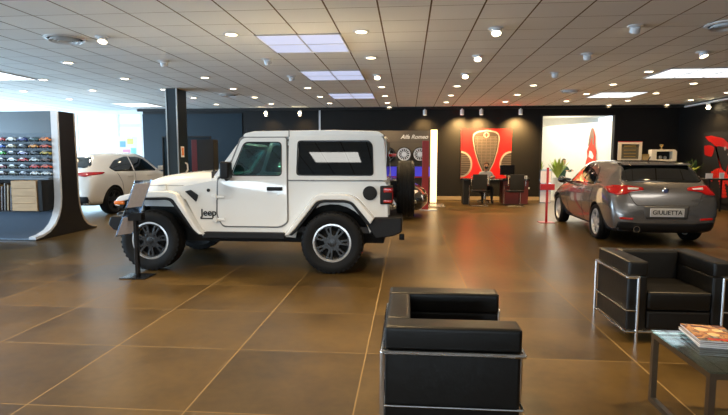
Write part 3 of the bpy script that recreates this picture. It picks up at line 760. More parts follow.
HATCH = [(-.86, .37, .50, .58, .56, .60, .56, .42), (-.835, .28, .62, .72, .72, .76, .70, .52), (-.79, .24, .78, .90, .78, .83, .77, .60), (-.74, .23, .88, 1.01, .80, .86, .80, .64), (-.66, .22, .92, 1.10, .81, .875, .82, .63),
         (-.50, .21, .95, 1.25, .82, .885, .84, .61), (-.36, .20, .965, 1.375, .82, .89, .855, .60), (-.30, .20, .965, 1.41, .82, .89, .86, .60), (0, .2, .97, 1.435, .82, .895, .865, .61), (.6, .19, .965, 1.462, .81, .885, .865, .62),
         (1.2, .18, .945, 1.462, .80, .885, .86, .62), (1.6, .18, .93, 1.42, .80, .885, .86, .60), (2.0, .18, .915, 1.25, .80, .885, .85, .58), (2.38, .18, .90, 1.03, .80, .89, .83, .58), (2.8, .18, .85, .95, .80, .895, .79, .50),
         (3.2, .2, .74, .84, .76, .84, .70, .42), (3.42, .23, .60, .70, .64, .70, .58, .34), (3.52, .34, .48, .56, .42, .45, .40, .25)]
def build_hatch():
    t = thing('hatchback_car', 'grey metallic five-door hatchback seen from behind, with a GIULIETTA show plate', 'car', (4.36, 9.88, 0), PI / 2 - math.radians(1.5))
    c = Car(t, HATCH, M_silver, (0, 2.63), .325, None)
    # windows
    for ax in ('side+', 'side-'):
        c.decal('rear_door_window', rpoly([(.22, 1.0), (.20, 1.10), (.42, 1.33), (.75, 1.385), (.86, 1.385), (.86, .99)], [.03, .05, .1, .02, .02, .02]), ax, M_dglass)
        c.decal('front_door_window', rpoly([(.92, .99), (.92, 1.385), (1.25, 1.385), (1.52, 1.31), (1.95, 1.02), (1.90, .97)], [.02, .02, .1, .08, .04, .02]), ax, M_dglass)
        c.decal('quarter_window', rpoly([(-.10, 1.06), (.16, 1.12), (.14, 1.03)], .015), ax, M_dglass)
        c.line('door_seam', [(.88, .99), (.88, .40), (.86, .28)], .008, ax, M_seam)
        c.line('door_seam', [(.20, .96), (.34, .74), (.36, .55), (.44, .32)], .008, ax, M_seam)
        c.line('door_seam', [(1.90, .96), (1.92, .60), (1.88, .30)], .008, ax, M_seam)
        c.decal('side_skirt', [(.42, .20), (2.25, .19), (2.2, .245), (.45, .255)], ax, M_plastic, thick=.02)
        c.decal('door_handle', rpoly([(1.0, .865), (1.20, .865), (1.20, .895), (1.0, .895)], .012), ax, M_silver, off=.022)
    c.decal('rear_window', rpoly([(-.60, 1.085), (.60, 1.085), (.66, 1.13), (.55, 1.36), (-.55, 1.36), (-.66, 1.13)], [.05, .05, .04, .05, .05, .04]), 'rear', M_dglass, step=.04)
    c.decal('windscreen', rpoly([(1.62, -.52), (1.62, .52), (2.28, .66), (2.32, 0), (2.28, -.66)], .03), 'top', M_dglass)
    sp = MB().prism(rpoly([(-.43, 1.378), (-.30, 1.412), (-.12, 1.418), (-.20, 1.38)], .008), 'xz', -.57, .57).build('roof_spoiler', M_blackpaint, t, bevel=.008)
    # tailgate outline, lights
    c.line('tailgate_seam', [(-.68, 1.12), (-.60, .92), (-.52, .76), (-.46, .70), (.46, .70), (.52, .76), (.60, .92), (.68, 1.12)], .010, 'rear', M_seam)
    for sg in (1, -1):
        out = rpoly([(sg * .85, .985), (sg * .78, 1.03), (sg * .60, 1.03), (sg * .36, 1.00), (sg * .34, .955), (sg * .55, .93), (sg * .64, .885), (sg * .78, .87), (sg * .845, .90)], .025)
        l = c.decal('tail_light', out, 'rear', M_tailred, off=.012, thick=.03, step=.03)
        c.decal('reversing_lens', rpoly([(sg * .60, .96), (sg * .44, .965), (sg * .42, .985), (sg * .60, 1.0)], .01), 'rear', M_lens, off=.016, parent=l)
        c.decal('reflector', rpoly([(sg * .74, .465), (sg * .53, .455), (sg * .53, .49), (sg * .74, .50)], .01), 'rear', M_tailred, off=.008)
    c.decal('lower_bumper', rpoly([(-.80, .20), (-.60, .24), (.60, .24), (.80, .20), (.76, .43), (.40, .40), (-.40, .40), (-.76, .43)], .03), 'rear', M_plastic, off=.006, step=.04)
    c.decal('plate_recess', rpoly([(-.33, .47), (.33, .47), (.37, .69), (-.37, .69)], .02), 'rear', mat('recess_paint', (.10, .10, .10), .4, metal=.4), off=.003)
    pl = MB().box(-.885, -.872, -.27, .27, .515, .655, .004).build('show_plate', M_whitepl, t)
    MB().box(-.888, -.884, -.26, .26, .522, .648).build('plate_border', mat('plate_grey', (.5, .5, .5), .5), pl)
    MB().add(text_mesh('GIULIETTA', .098, .002, 0, 1.0), Matrix.Translation((-.890, 0, .585)) @ Matrix.Rotation(-PI / 2, 4, 'Z') @ Matrix.Rotation(PI / 2, 4, 'X')).build('lettering', M_mblack, pl, smooth=0)
    MB().lathe([(.06, .03), (.055, -.012), (.04, -.02), (.01, -.021)], 28, 'x', c=(-.765, 0, .945)).build('round_badge', M_chrome, t)
    MB().lathe([(.036, -.018), (.032, -.026), (.01, -.027)], 24, 'x', c=(-.765, 0, .945)).build('badge_centre', mat('badge_blue', (.05, .07, .2), .3), t)
    MB().add(text_mesh('Giulietta', .05, .002, .2), Matrix.Translation((-.835, -.50, .80)) @ Matrix.Rotation(-PI / 2, 4, 'Z') @ Matrix.Rotation(PI / 2, 4, 'X')).build('model_lettering', M_chrome, t, smooth=0)
    MB().lathe([(.055, -.80), (.055, -.90), (.045, -.90), (.043, -.82)], 24, 'x', c=(0, .48, .30), closed=True).build('exhaust_pipe', M_chrome, t)
    MB().lathe([(.044, -.86), (.044, -.862), (.01, -.862)], 20, 'x', c=(0, .48, .30)).build('exhaust_bore', M_well, t)
    for sg in (1, -1):
        m_ = MB().ball((1.86, sg * 1.0, 1.03), .10, (.75, 1.0, .75)).tube([(1.88, sg * .82, .97), (1.86, sg * .95, 1.0)], .025).build('wing_mirror', M_blackpaint, t)
        c.decal('headlight', rpoly([(2.85, .70), (3.2, .62), (3.28, .70), (2.95, .82)], .03), 'side+' if sg > 0 else 'side-', M_lens)
    MB().tube([(.0, 0, 1.43), (-.12, 0, 1.52)], .01).build('roof_aerial', M_plastic, t)
    Wg = wheel_meshes(.325, .22, .235, 'double', 5, tread=False)
    for x in (0, 2.63):
        for sg in (1, -1): put_wheel(t, Wg, (x, sg * .775, .325), sg, mt=(M_rubber, M_rimsil, M_rimsil, M_rimsil))
build_hatch()
def build_suv():
    t = thing('crossover_car', 'pearl white crossover car with dark windows parked by the far windows', 'car', (-8.78, 13.36, 0), math.radians(84))
    st = [(q[0] * 1.06, q[1] * 1.25, q[2] * 1.12, q[3] * 1.14) + tuple(w * 1.06 for w in q[4:]) for q in HATCH]
    c = Car(t, st, M_pearl, (0, 2.82), .37, None)
    for ax in ('side+', 'side-'):
        c.decal('rear_door_window', rpoly([(.10, 1.14), (-.08, 1.24), (.25, 1.44), (.75, 1.545), (.90, 1.545), (.90, 1.13)], [.03, .05, .1, .02, .02, .02]), ax, M_dglass)
        c.decal('front_door_window', rpoly([(.96, 1.13), (.96, 1.545), (1.3, 1.545), (1.62, 1.47), (2.08, 1.16), (2.02, 1.12)], [.02, .02, .1, .08, .04, .02]), ax, M_dglass)
        c.line('door_seam', [(.93, 1.1), (.93, .45)], .01, ax, M_seam)
        c.line('door_seam', [(.16, 1.1), (.32, .85), (.42, .45)], .01, ax, M_seam)
        c.decal('door_handle', rpoly([(.60, .99), (.82, .99), (.82, 1.02), (.60, 1.02)], .012), ax, M_pearl, off=.02)
        c.decal('door_handle', rpoly([(1.50, .98), (1.72, .98), (1.72, 1.01), (1.50, 1.01)], .012), ax, M_pearl, off=.02)
        c.decal('side_skirt', [(.45, .25), (2.38, .24), (2.32, .33), (.5, .34)], ax, M_plastic, thick=.02)
    c.decal('rear_window', rpoly([(-.62, 1.24), (.62, 1.24), (.70, 1.30), (.58, 1.52), (-.58, 1.52), (-.70, 1.30)], .04), 'rear', M_dglass)
    for sg in (1, -1): c.decal('tail_light', rpoly([(sg * .90, 1.08), (sg * .88, 1.14), (sg * .40, 1.12), (sg * .38, 1.06), (sg * .70, 1.02)], .03), 'rear', M_tailred, off=.012, thick=.03, step=.03)
    c.decal('lower_bumper', rpoly([(-.84, .26), (.84, .26), (.80, .52), (-.80, .52)], .03), 'rear', M_plastic, off=.006)
    c.decal('show_plate', rpoly([(-.26, .62), (.26, .62), (.26, .74), (-.26, .74)], .01), 'rear', M_whitepl, off=.012)
    for sg in (1, -1):
        MB().box(1.9, 2.05, sg * 1.0, sg * 1.16, 1.14, 1.27, .03).tube([(2.0, sg * .88, 1.14), (1.98, sg * 1.02, 1.17)], .025).build('wing_mirror', M_pearl, t)
    Ws = wheel_meshes(.37, .25, .27, 'double', 5, tread=False)
    for x in (0, 2.82):
        for sg in (1, -1): put_wheel(t, Ws, (x, sg * .81, .37), sg, mt=(M_rubber, M_rimdark, M_rimdark, M_rimdark))
build_suv()
def build_black():
    t = thing('black_car', 'glossy black car, only its nose showing behind the spare wheel of the off-roader', 'car', (-3.0, 13.75, 0), math.radians(-8))
    st = [(q[0], q[1], q[2], q[3]) + tuple(q[4:]) for q in HATCH]
    c = Car(t, st, M_blackpaint, (0, 2.63), .325, None)
    for ax in ('side+', 'side-'):
        c.decal('side_window', rpoly([(.22, 1.0), (.20, 1.10), (.42, 1.33), (1.25, 1.385), (1.52, 1.31), (1.95, 1.02)], .05), ax, M_dglass)
        c.decal('headlight', rpoly([(2.82, .70), (3.25, .60), (3.38, .68), (3.05, .80), (2.85, .80)], .04), ax, M_lens, off=.01)
        c.decal('fog_light', rpoly([(3.15, .40), (3.35, .40), (3.34, .48), (3.18, .50)], .03), ax, M_alu, off=.01)
    c.decal('grille', rpoly([(-.12, .62), (.12, .62), (0, .36)], .03), 'front', M_chrome, off=.01)
    Wb = wheel_meshes(.325, .22, .235, 'double', 5, tread=False)
    for x in (0, 2.63):
        for sg in (1, -1): put_wheel(t, Wb, (x, sg * .775, .325), sg, mt=(M_rubber, M_rimsil, M_rimsil, M_rimsil))
build_black()

# ------------------------------------------------------------------ armchairs: cube cushions in a chrome tube cage
def build_armchair():
    t = thing('armchair', 'black leather cube armchair in a chrome tube frame, side-on in the foreground', 'armchair', (.57, 2.885, 0), PI / 2, 'black leather and chrome armchairs')
    # local: front at y=0, back at y=+.70 ; width x -.41..+.41   (world of the first chair: front faces +x)
    Wc, D, H = .415, .69, .672
    ins = .012
    def cushion(name, x0, x1, y0, y1, z0, z1, b=.035, puff=.008):
        mb = MB().box(x0, x1, y0, y1, z0, z1, b, 4)
        cx, cy, cz = (x0 + x1) / 2, (y0 + y1) / 2, (z0 + z1) / 2
        o = mb.build(name, M_leather, t, smooth=60)
        p = MB()
        e = .0035
        for zz in (z1 - b * .35,):
            p.tube([(x0 + .006, y0 + .006, zz), (x1 - .006, y0 + .006, zz), (x1 - .006, y1 - .006, zz), (x0 + .006, y1 - .006, zz), (x0 + .006, y0 + .006, zz)], e, 6)
        p.build('piping', M_leather, o)
        return o
    aw = .165
    for sg in (1, -1):
        a, b_ = sorted((sg * (Wc - ins), sg * (Wc - aw)))
        cushion('armrest', a, b_, .012, D - .012, .10, .555, .02)
        cushion('armrest_pad', a, b_, .008, D - .012, .548, H, .022)
    xi = Wc - aw - .002
    cushion('backrest', -xi, xi, D - .14, D - .012, .30, H - .002, .025)
    cushion('seat_cushion', -xi, xi, .010, D - .165, .27, .425, .03)
    cushion('lower_seat_cushion', -xi, xi, .014, D - .04, .11, .268, .025)
    r = .0105; zt = .545
    f = MB(); xo = Wc
    for sg in (1, -1):
        x = sg * xo
        f.tube([(x - sg * .09, .0, 0), (x - sg * .09, .0, zt), (x, .0, zt), (x, D, zt), (x, D, 0)], r * 1.15, 10)
        f.tube([(x, 0, .27), (x, D, .27)], r * .6, 8); f.tube([(x, 0, .095), (x, D, .095)], r * .8, 8)
        f.tube([(x, 0, .27), (x - sg * .09, 0, .27)], r * .6, 8)
    f.tube([(-xo, D, zt), (xo, D, zt)], r * 1.15, 10).tube([(-xo, D, .27), (xo, D, .27)], r * .6, 8)
    f.tube([(-xo, D, .095), (xo, D, .095)], r, 8).tube([(-xo, .0, .095), (xo, .0, .095)], r, 8)
    f.build('chrome_frame', M_chrome, t)
    return t
ac = build_armchair()
dup(ac, (2.185, 4.25, 0), 0, 'black leather cube armchair in a chrome tube frame, facing us behind the glass table')

# ------------------------------------------------------------------ glass table and magazines
t = thing('coffee_table', 'low glass-topped coffee table on a square chrome frame', 'table', (1.50, 2.60, 0))
TX, TY, TZ = 1.10, .62, .45
MB().box(-.005, TX, -.005, TY, TZ - .012, TZ, .003, 1).build('glass_top', M_tglass, t)
f = MB(); q = .032
for x in (0, TX - q):
    f.box(x, x + q, 0, TY, TZ - .012 - q, TZ - .013).box(x, x + q, 0, TY, 0, q)
    f.box(x, x + q, 0, q, q, TZ - .012 - q).box(x, x + q, TY - q, TY, q, TZ - .012 - q)
for y in (0, TY - q): f.box(q, TX - q, y, y + q, TZ - .012 - q, TZ - .013)
f.build('frame', mat('satin_steel', (.22, .20, .17), .28, metal=.95), t)
covers = [cover_material('cover_blue_grey', [(.1, .12, .15), (.4, .42, .45)]), cover_material('cover_white', [(.5, .5, .5), (.7, .7, .68)]), cover_material('cover_dark', [(.03, .03, .03), (.3, .1, .05)]),
          cover_material('cover_food', [(.03, .02, .015), (.22, .07, .02), (.5, .26, .09), (.05, .03, .02), (.55, .5, .4)], 9)]
labs = ['grey magazine, bottommost of the pile on the glass table', 'white-covered magazine, second from the bottom of the pile', 'dark magazine just under the top one of the pile', 'magazine with a colourful food cover on top of the pile']
z = TZ + .0005
for i in range(4):
    m = thing('magazine', labs[i], 'magazine', (1.755 + [.004, -.003, .003, 0][i], 3.06 + [0, .004, -.003, 0][i], z), math.radians([80, 84, 81, 82][i]), 'magazines piled on the glass table')
    h = [.010, .012, .009, .011][i]
    MB().box(-.145, .145, -.11, .11, .001, h - .001).build('pages', M_paper, m)
    MB().box(-.148, .148, -.113, .113, h - .001, h).box(-.148, .148, -.113, .113, 0, .001).box(-.148, .148, -.1145, -.1125, 0, h).build('cover', covers[i], m)
    if i == 3:
        MB().ball((-.03, .0, h), .03, (1, 1, .02)).ball((.06, .03, h), .035, (1, 1, .02)).ball((.05, -.05, h), .028, (1, 1, .02)).build('cover_print', mat('print_cream', (.75, .5, .25), .3), m)
        MB().box(-.13, -.105, -.09, .06, h, h + .0006).build('title_bar', M_redp, m)
    z += h + .0005

# ------------------------------------------------------------------ toy car wall (two quarter-pipe walls back to back)
t = thing('display_wall', 'grey curved display wall with white edge and black side, holding toy cars', 'display wall', (0, 0, 0))
X1 = -6.72; X0 = -10.2; HZ = 2.40
def qpipe(y0, dy, sgn, r=.78):   # outer curve points from top down to the toe
    pts = [(y0, HZ), (y0, r)]
    for k in range(1, 10):
        a = PI / 2 * k / 9; pts.append((y0 + sgn * r * (1 - math.cos(a)) * dy, r - r * math.sin(a) + .02 * (k == 9)))
    return pts
fr = [(9.52, HZ), (9.50, .75), (9.47, .55), (9.40, .38), (9.28, .22), (9.12, .11), (8.92, .05), (8.72, .025)]
bk = [(9.98, HZ), (10.00, .75), (10.02, .55), (10.07, .38), (10.15, .22), (10.27, .11), (10.42, .05), (10.58, .025)]
b = MB().prism(fr + [(8.72, 0), (10.58, 0)] + bk[::-1], 'yz', X0, X1 - .002)
b.build('core', mat('black_side_panel', (.012, .012, .014), .35), t)
def skin(path, off, th, x0, x1, name, m):
    P = [Vector(p) for p in path]; N = []
    for i in range(len(P)):
        d = (P[min(i + 1, len(P) - 1)] - P[max(i - 1, 0)]).normalized(); N.append(Vector((d.y, -d.x)))
    sgn = -1 if path is fr else 1
    # outward normal: front face looks to -y, back face to +y
    N = [n if n.x * sgn > 0 or abs(n.x) < 1e-6 and n.y > 0 else -n for n in N]
    o = [tuple(p + n * (off + th)) for p, n in zip(P, N)]; i_ = [tuple(p + n * off) for p, n in zip(P, N)]
    MB().prism(o + i_[::-1], 'yz', x0, x1).build(name, m, t)
M_dispf = mat('satin_grey_metal', (.10, .115, .125), .3, metal=.3, noise=.04)
_fr = fr
fr = _fr[:2]; skin(fr, 0, .012, X0, X1 - .12, 'front_skin', M_dispf)
fr = _fr[1:]; skin(fr, 0, .013, X0, X1 - .12, 'foot_skin_reflection', mat('grey_metal_blue_reflection', (.42, .52, .66), .3, metal=.85, noise=.04))  # foot of the same skin, its blue reflection put into the metal's colour
fr = _fr
skin(fr, 0, .045, X1 - .12, X1 + .012, 'front_edge_strip', M_whitepl)
skin(bk, 0, .02, X0, X1 - .1, 'back_skin', M_dispf)
skin(bk, 0, .035, X1 - .06, X1 + .008, 'back_edge_strip', mat('beige_edge', (.5, .42, .33), .4))
M_shelf = mat('blue_grey_shelf', (.12, .16, .20), .4)
b = MB().box(X0, -6.845, 9.49, 9.505, 1.14, 1.98); b.build('shelf_back_panel', mat('grey_blue_back_panel', (.10, .14, .18), .4), t)
rz = [1.845, 1.715, 1.585, 1.455, 1.325, 1.195]
for z in rz: MB().box(X0, -6.85, 9.385, 9.49, z - .045, z - .035).build('car_shelf', M_shelf, t)
MB().box(X0, -6.86, 9.34, 9.49, 1.085, 1.125).build('ledge', M_shelf, t)
MB().box(X0, -6.80, 9.505, 9.508, 1.998, 2.004).build('seam', M_seam, t)
MB().box(-6.935, -6.855, 9.14, 9.50, .50, 1.08, .004).build('side_cheek', M_mblack, t)
MB().box(X0, -6.935, 9.16, 9.50, .48, .50).build('cabinet_floor', M_mblack, t)
MB().box(X0, -6.935, 9.44, 9.50, .50, 1.08).build('cabinet_back', M_mblack, t)
for k in range(3): MB().box(-7.49 - k * .75, -7.46 - k * .75, 9.16, 9.44, .50, 1.08).build('divider', M_mblack, t)
t2 = thing('drawer_block', 'pale wooden drawer block in the toy car wall', 'drawers', (-7.20, 9.12, .503))
MB().box(-.25, .25, .02, .32, 0, .57).build('carcass', M_wood, t2)
for k in range(4): MB().box(-.25, .25, 0, .02, .002 + k * .143, .138 + k * .143, .002, 1).build('drawer_front', M_wood, t2)
for k in range(6):
    o = MB().box(0, .028, 0, .22, 0, .46 + .03 * (k % 3)).build('catalogue', cover_material('spine%d' % k, [[(.02, .02, .02), (.10, .04, .02)], [(.25, .15, .05), (.35, .22, .08)], [(.04, .03, .03), (.12, .09, .06)]][k % 3]), loc=(-7.56 - k * .062, 9.2, .503), rot=(0, math.radians(3), 0))
    tag(o, 'brown catalogue standing in the rack left of the wooden drawers, %s from the drawers' % NTH[k], 'catalogue', 'catalogues in the rack of the display wall')
colr = {'red': (.62, .02, .01), 'white': (.72, .76, .74), 'dark blue': (.01, .02, .22), 'dark green': (.02, .07, .07), 'orange': (.75, .22, .03), 'bright blue': (.01, .10, .55), 'beige': (.55, .48, .28), 'black': (.012, .013, .018),
        'bright orange': (.85, .32, .01), 'orange-red': (.75, .08, .015), 'bright green': (.05, .55, .03), 'lilac': (.45, .45, .68), 'mustard': (.50, .36, .02), 'grey': (.14, .15, .18), 'brown': (.12, .06, .04), 'olive': (.10, .10, .06), 'dark red': (.28, .03, .03)}
tc_rows = [['red', 'white', 'dark blue', 'dark green', 'orange'], ['bright blue', 'beige', 'black', 'bright orange', 'orange-red'], ['bright green', 'black', 'lilac', 'black', 'mustard'],
           ['black', 'white', 'red', 'white', 'brown'], ['dark red', 'olive', 'grey', 'red', 'orange-red'], ['brown', 'olive', 'grey', 'white', 'white']]
toy = MB()
sec = [(-.082, .018), (-.085, .034), (-.06, .042), (-.035, .060), (.02, .060), (.045, .042), (.078, .035), (.085, .018)]
toy.prism(sec, 'xz', -.033, .033); me_toy = toy.mesh('toy'); me_toy_w = MB()
me_toy_w.cyl((0, -.036, .016), (0, .036, .016), .016, seg=12)
me_toy_w = me_toy_w.mesh('toyw'); me_toy_w.materials.append(M_rubber)
me_toy_g = MB().prism([(-.052, .044), (-.033, .057), (.018, .057), (.036, .044)], 'xz', -.0335, .0335).mesh('toyg'); me_toy_g.materials.append(M_dglass)
toy_m = {k: mat('toy_' + k.replace(' ', '_'), v, .35) for k, v in colr.items()}
toy_me = {}
rown = ['top', 'second', 'third', 'fourth', 'fifth', 'bottom']; coln = ['leftmost in view', 'second from the left', 'in the middle', 'second from the right', 'at the right end']
for r_, row in enumerate(tc_rows):
    for c_, cn in enumerate(row):
        if cn not in toy_me:
            toy_me[cn] = me_toy.copy(); toy_me[cn].materials.append(toy_m[cn])
        o = mkobj('toy_car', toy_me[cn], None, None, (-7.86 + c_ * .228, 9.437, rz[r_] - .0345)); o.scale = (1.2, 1, 1.45)
        tag(o, '%s toy car on the %s shelf, %s' % (cn, rown[r_], coln[c_]), 'toy car', 'toy cars on the display wall shelves')
        w = mkobj('wheel', me_toy_w, None, o, (-.052, 0, 0)); w = mkobj('wheel', me_toy_w, None, o, (.052, 0, 0)); g = mkobj('windows', me_toy_g, None, o)

# ------------------------------------------------------------------ info stands
def info_stand(name, label, loc, rz, mcol, h, red=False):
    t = thing(name, label, 'stand', loc, rz, None)
    MB().box(-.17, .17, -.15, .15, 0, .012, .003, 1).build('base_plate', mcol, t)
    MB().box(-.022, .022, -.03, .03, .012, h, .004, 1).build('post', mcol, t)
    return t
js = info_stand('info_stand', 'black price stand with tilted acrylic sheets in front of the off-roader front wheel', (-3.40, 6.17, 0), 0, M_black, .80)
MB().box(-.08, .10, -.05, .05, .72, .82, .006, 1).build('head_block', M_black, js)
pivot = Matrix.Translation((0, -.02, .80)) @ Matrix.Rotation(math.radians(250), 4, 'Z') @ Matrix.Rotation(math.radians(-28), 4, 'X')
acr = glass('blue_edged_acrylic', (.75, .86, 1.0), .12)
def sheet(x0, x1, z0, z1, y, th, name, m, par):
    return MB().box(x0, x1, y, y + th, z0, z1, mtx=pivot).build(name, m, par)
a_ = sheet(-.13, .13, -.34, .46, -.05, .006, 'acrylic_panel', acr, js)
sheet(-.115, .115, .08, .42, .002 - .05 + .006, .002, 'price_sheet', M_paper, js)
sheet(-.115, .115, -.32, -.06, .002 - .05 + .006, .002, 'price_sheet', M_paper, js)
rs = info_stand('info_stand', 'red price stand with paper sheets beside the front wheel of the grey hatchback', (3.23, 12.3, 0), 0, M_red, 1.28)
MB().box(-.16, .16, -.05, .03, .76, .90, .006, 1).build('head_block', M_red, rs)
MB().box(-.14, .13, .032, .036, .45, 1.24, mtx=Matrix.Translation((-.03, 0, 0))).build('acrylic_panel', acr, rs)
MB().box(-.15, .09, .026, .031, .92, 1.20).build('price_sheet', M_paper, rs); MB().box(-.15, .09, .026, .031, .47, .75).build('price_sheet', M_paper, rs)

# ------------------------------------------------------------------ wheel display wall
t = thing('wheel_display_wall', 'grey display wall with three alloy wheels, Alfa Romeo lettering and a blue-lit shelf', 'display wall', (0, 17.25, 0))
MB().box(-1.0, .74, 0, .12, 0, 2.40).build('panel', mat('warm_grey_panel', (.10, .085, .065), .45), t)
MB().box(-1.0, .74, -.004, 0, 2.02, 2.03).build('panel_seam', M_seam, t)
MB().box(.74, .95, -.10, .14, .03, 2.42, .01).build('lit_end_post', M_postlit, t)
MB().add(text_mesh('Alfa Romeo', .185, .004, .35), Matrix.Translation((.20, -.008, 2.19)) @ Matrix.Rotation(PI / 2, 4, 'X')).build('lettering', M_whitepl, t, smooth=0)
MB().box(-1.0, .72, -.30, 0, .86, .90).box(-1.0, .72, -.30, 0, 1.22, 1.25).build('shelf', M_black, t)
MB().box(-1.0, .72, -.02, -.002, .90, 1.22).build('blue_light_panel', M_bluelit, t)
MB().box(-1.0, .72, -.31, -.30, .86, .895).build('red_shelf_edge', M_red, t)
MB().box(-1.0, .72, -.30, -.002, .05, .86).build('lower_cabinet', M_mblack, t)
Wd = wheel_meshes(.242, .16, .208, 'fine', 14, tread=False)
for x, lab in ((-.13, 'silver multi-spoke wheel on the display wall, under the start of the lettering'), (.39, 'silver multi-spoke wheel on the display wall, beside the red pillar')):
    w = put_wheel(None, Wd, (x, 17.25 - .085, 1.62), -1, mt=(M_rubber, M_rimsil, M_rimsil, M_rimsil), name='alloy_wheel'); tag(w, lab, 'wheel', 'wheels on the display wall')
Wr = wheel_meshes(.242, .16, .208, 'five', 5, tread=False)
w = put_wheel(None, Wr, (-.65, 17.25 - .085, 1.62), -1, mt=(M_rubber, M_rimdark, M_rimdark, M_red), name='alloy_wheel'); tag(w, 'dark wheel with red hub on the display wall, leftmost', 'wheel', 'wheels on the display wall')
t = thing('totem', 'narrow tall dark red totem in front of the wheel display', 'totem', (.5, 15.0, 0))
MB().box(-.095, .095, -.04, .04, .02, 1.99, .006, 1).build('blade', M_darkred if False else mat('dark_red_lacquer', (.22, .012, .014), .4), t); MB().box(-.16, .34, -.2, .2, 0, .02).build('base_plate', M_alu, t)
t = tag(MB().box(.62, 1.15, 15.9, 16.9, .001, .02).build('floor_plinth', cover_material('plinth_print', [(.1, .09, .08), (.45, .4, .35)], 4)), 'low printed plinth on the floor by the lit post', 'plinth')

# ------------------------------------------------------------------ red poster with classic car front
t = thing('poster', 'large red poster of a vintage car front with a chrome shield grille', 'poster', (2.72, 18.455, 1.64))
PW, PH = .865, .875
MB().box(-PW, PW, 0, .04, -PH, PH).build('canvas', M_redp, t)
M_art = mat('poster_chrome_print', (.10, .082, .072), .5, noise=.3, scale=12); M_artd = mat('poster_dark_print', (.035, .025, .022), .5); M_artl = mat('poster_light_print', (.26, .22, .205), .5, noise=.2, scale=9)
shield = [(-.46, .70), (-.30, .80), (0, .84), (.30, .80), (.44, .70), (.46, .50), (.40, .10), (.28, -.32), (.10, -.68), (0, -.76), (-.10, -.68), (-.26, -.32), (-.40, .10), (-.47, .50)]
shield = rpoly(shield, .08)
sc_ = lambda P, k, dy=0: [(x * k, (y - .1) * k + .1 + dy) for x, y in P]
MB().add(plate([shield], .004, 0, 'xz', -.003)).build('grille_surround', M_artl, t)
MB().add(plate([sc_(shield, .93)], .004, 0, 'xz', -.006)).build('grille_shadow', M_artd, t)
g = MB()
def xr(y):
    pts = sc_(shield, .84); xs = []
    for (a, b_), (c, d) in zip(pts, pts[1:] + pts[:1]):
        if (b_ - y) * (d - y) < 0: xs.append(a + (c - a) * (y - b_) / (d - b_))
    return (min(xs), max(xs)) if len(xs) >= 2 else None
y = -.50
while y < .62:
    r = xr(y)
    if r: g.box(r[0], r[1], -.012, -.009, y - .013, y + .013)
    y += .052
for x in (-.3, -.15, 0, .15, .3):
    ys = [yy for yy in [k * .02 - .6 for k in range(62)] if xr(yy) and xr(yy)[0] < x < xr(yy)[1]]
    if ys: g.box(x - .008, x + .008, -.013, -.010, min(ys), max(ys) if max(ys) < .6 else .6)
g.build('grille_bars', M_art, t)
MB().lathe([(.10, -.010), (.10, -.016), (.01, -.017)], 28, 'y', c=(0, 0, .66)).build('badge', M_artl, t)
MB().box(-.02, .02, -.0185, -.0175, .59, .73).box(-.07, .07, -.0185, -.0175, .64, .68).build('badge_cross', M_redp, t)
for sg in (1, -1):
    el = []
    for k in range(24):
        a = PI / 2 - PI * k / 23 if sg < 0 else PI / 2 + PI * k / 23
        el.append((max(-PW, min(PW, sg * PW + .40 * math.cos(a))), -.36 + .40 * math.sin(a) * 1.15))
    el = [(x, max(z_, -PH + .01)) for x, z_ in el]
    el = sorted(set(el), key=lambda p: 0) if False else el
    dedup = []
    for p in el:
        if not dedup or (abs(p[0] - dedup[-1][0]) + abs(p[1] - dedup[-1][1])) > 1e-4: dedup.append(p)
    o1 = MB().add(plate([dedup], .004, 0, 'xz', -.003)).build('side_intake_rim', M_artl, t)
    inn = [(sg * PW - sg * (abs(x - sg * PW) * .84), (z_ + .36) * .86 - .36) for x, z_ in dedup]
    MB().add(plate([inn], .004, 0, 'xz', -.006)).build('side_intake_shadow', M_artd, t)
    g = MB()
    for k in range(9):
        zz = -.68 + k * .078; w_ = .33 * math.sqrt(max(0, 1 - ((zz + .36) / .40) ** 2))
        if w_ > .03: a, c_ = sorted((sg * PW, sg * (PW - w_))); g.box(a, c_, -.012, -.009, zz - .012, zz + .012)
    g.build('side_intake_bars', M_art, t)

# right wall poster
t = thing('poster', 'dark poster with red shapes on the right wall', 'poster', (9.12, 15.3, 1.25))
MB().box(-.03, 0, -1.25, 1.60, -1.05, 1.02).build('canvas', M_mblack, t)
b = MB()
b.prism(rpoly([(1.54, .90), (1.2, .92), (.6, .82), (.1, .55), (-.2, .2), (.0, .22), (.35, .52), (.75, .60), (.95, .58), (1.1, .68), (1.35, .78)], .05), 'yz', -.034, -.031)
b.prism(rpoly([(1.54, .62), (1.48, .34), (1.12, .28), (1.04, .36), (.98, .56), (1.2, .64)], .06), 'yz', -.034, -.031)
b.prism([(.98, .60), (.90, .60), (.55, -.25), (.44, -.25)], 'yz', -.035, -.031)
b.prism([(.12, .42), (.06, .40), (.32, -.25), (.40, -.22)], 'yz', -.035, -.031)
b.build('red_shapes', mat('dark_red_print', (.42, .010, .008), .3), t)
b = MB()
for k in range(9):
    yy = 1.02 - k * .10; zz = -.30 + .10 * math.sin(k * .5)
    b.ball((-.035, yy, zz), .13, (.08, .62, 1.25), 12, 8)
for k in range(6): b.ball((-.035, .52 - .03 * k, -.42 - k * .085), .10, (.08, 1.5, .62), 12, 8)
b.build('red_ribbed_form', mat('bright_red_print', (.60, .02, .012), .4, noise=.6, scale=18), t)
MB().ball((-.036, .45, .52), .06, (.1, 1, 1)).ball((-.036, .30, .35), .03, (.1, 1, 1)).build('white_highlights', M_artl, t)

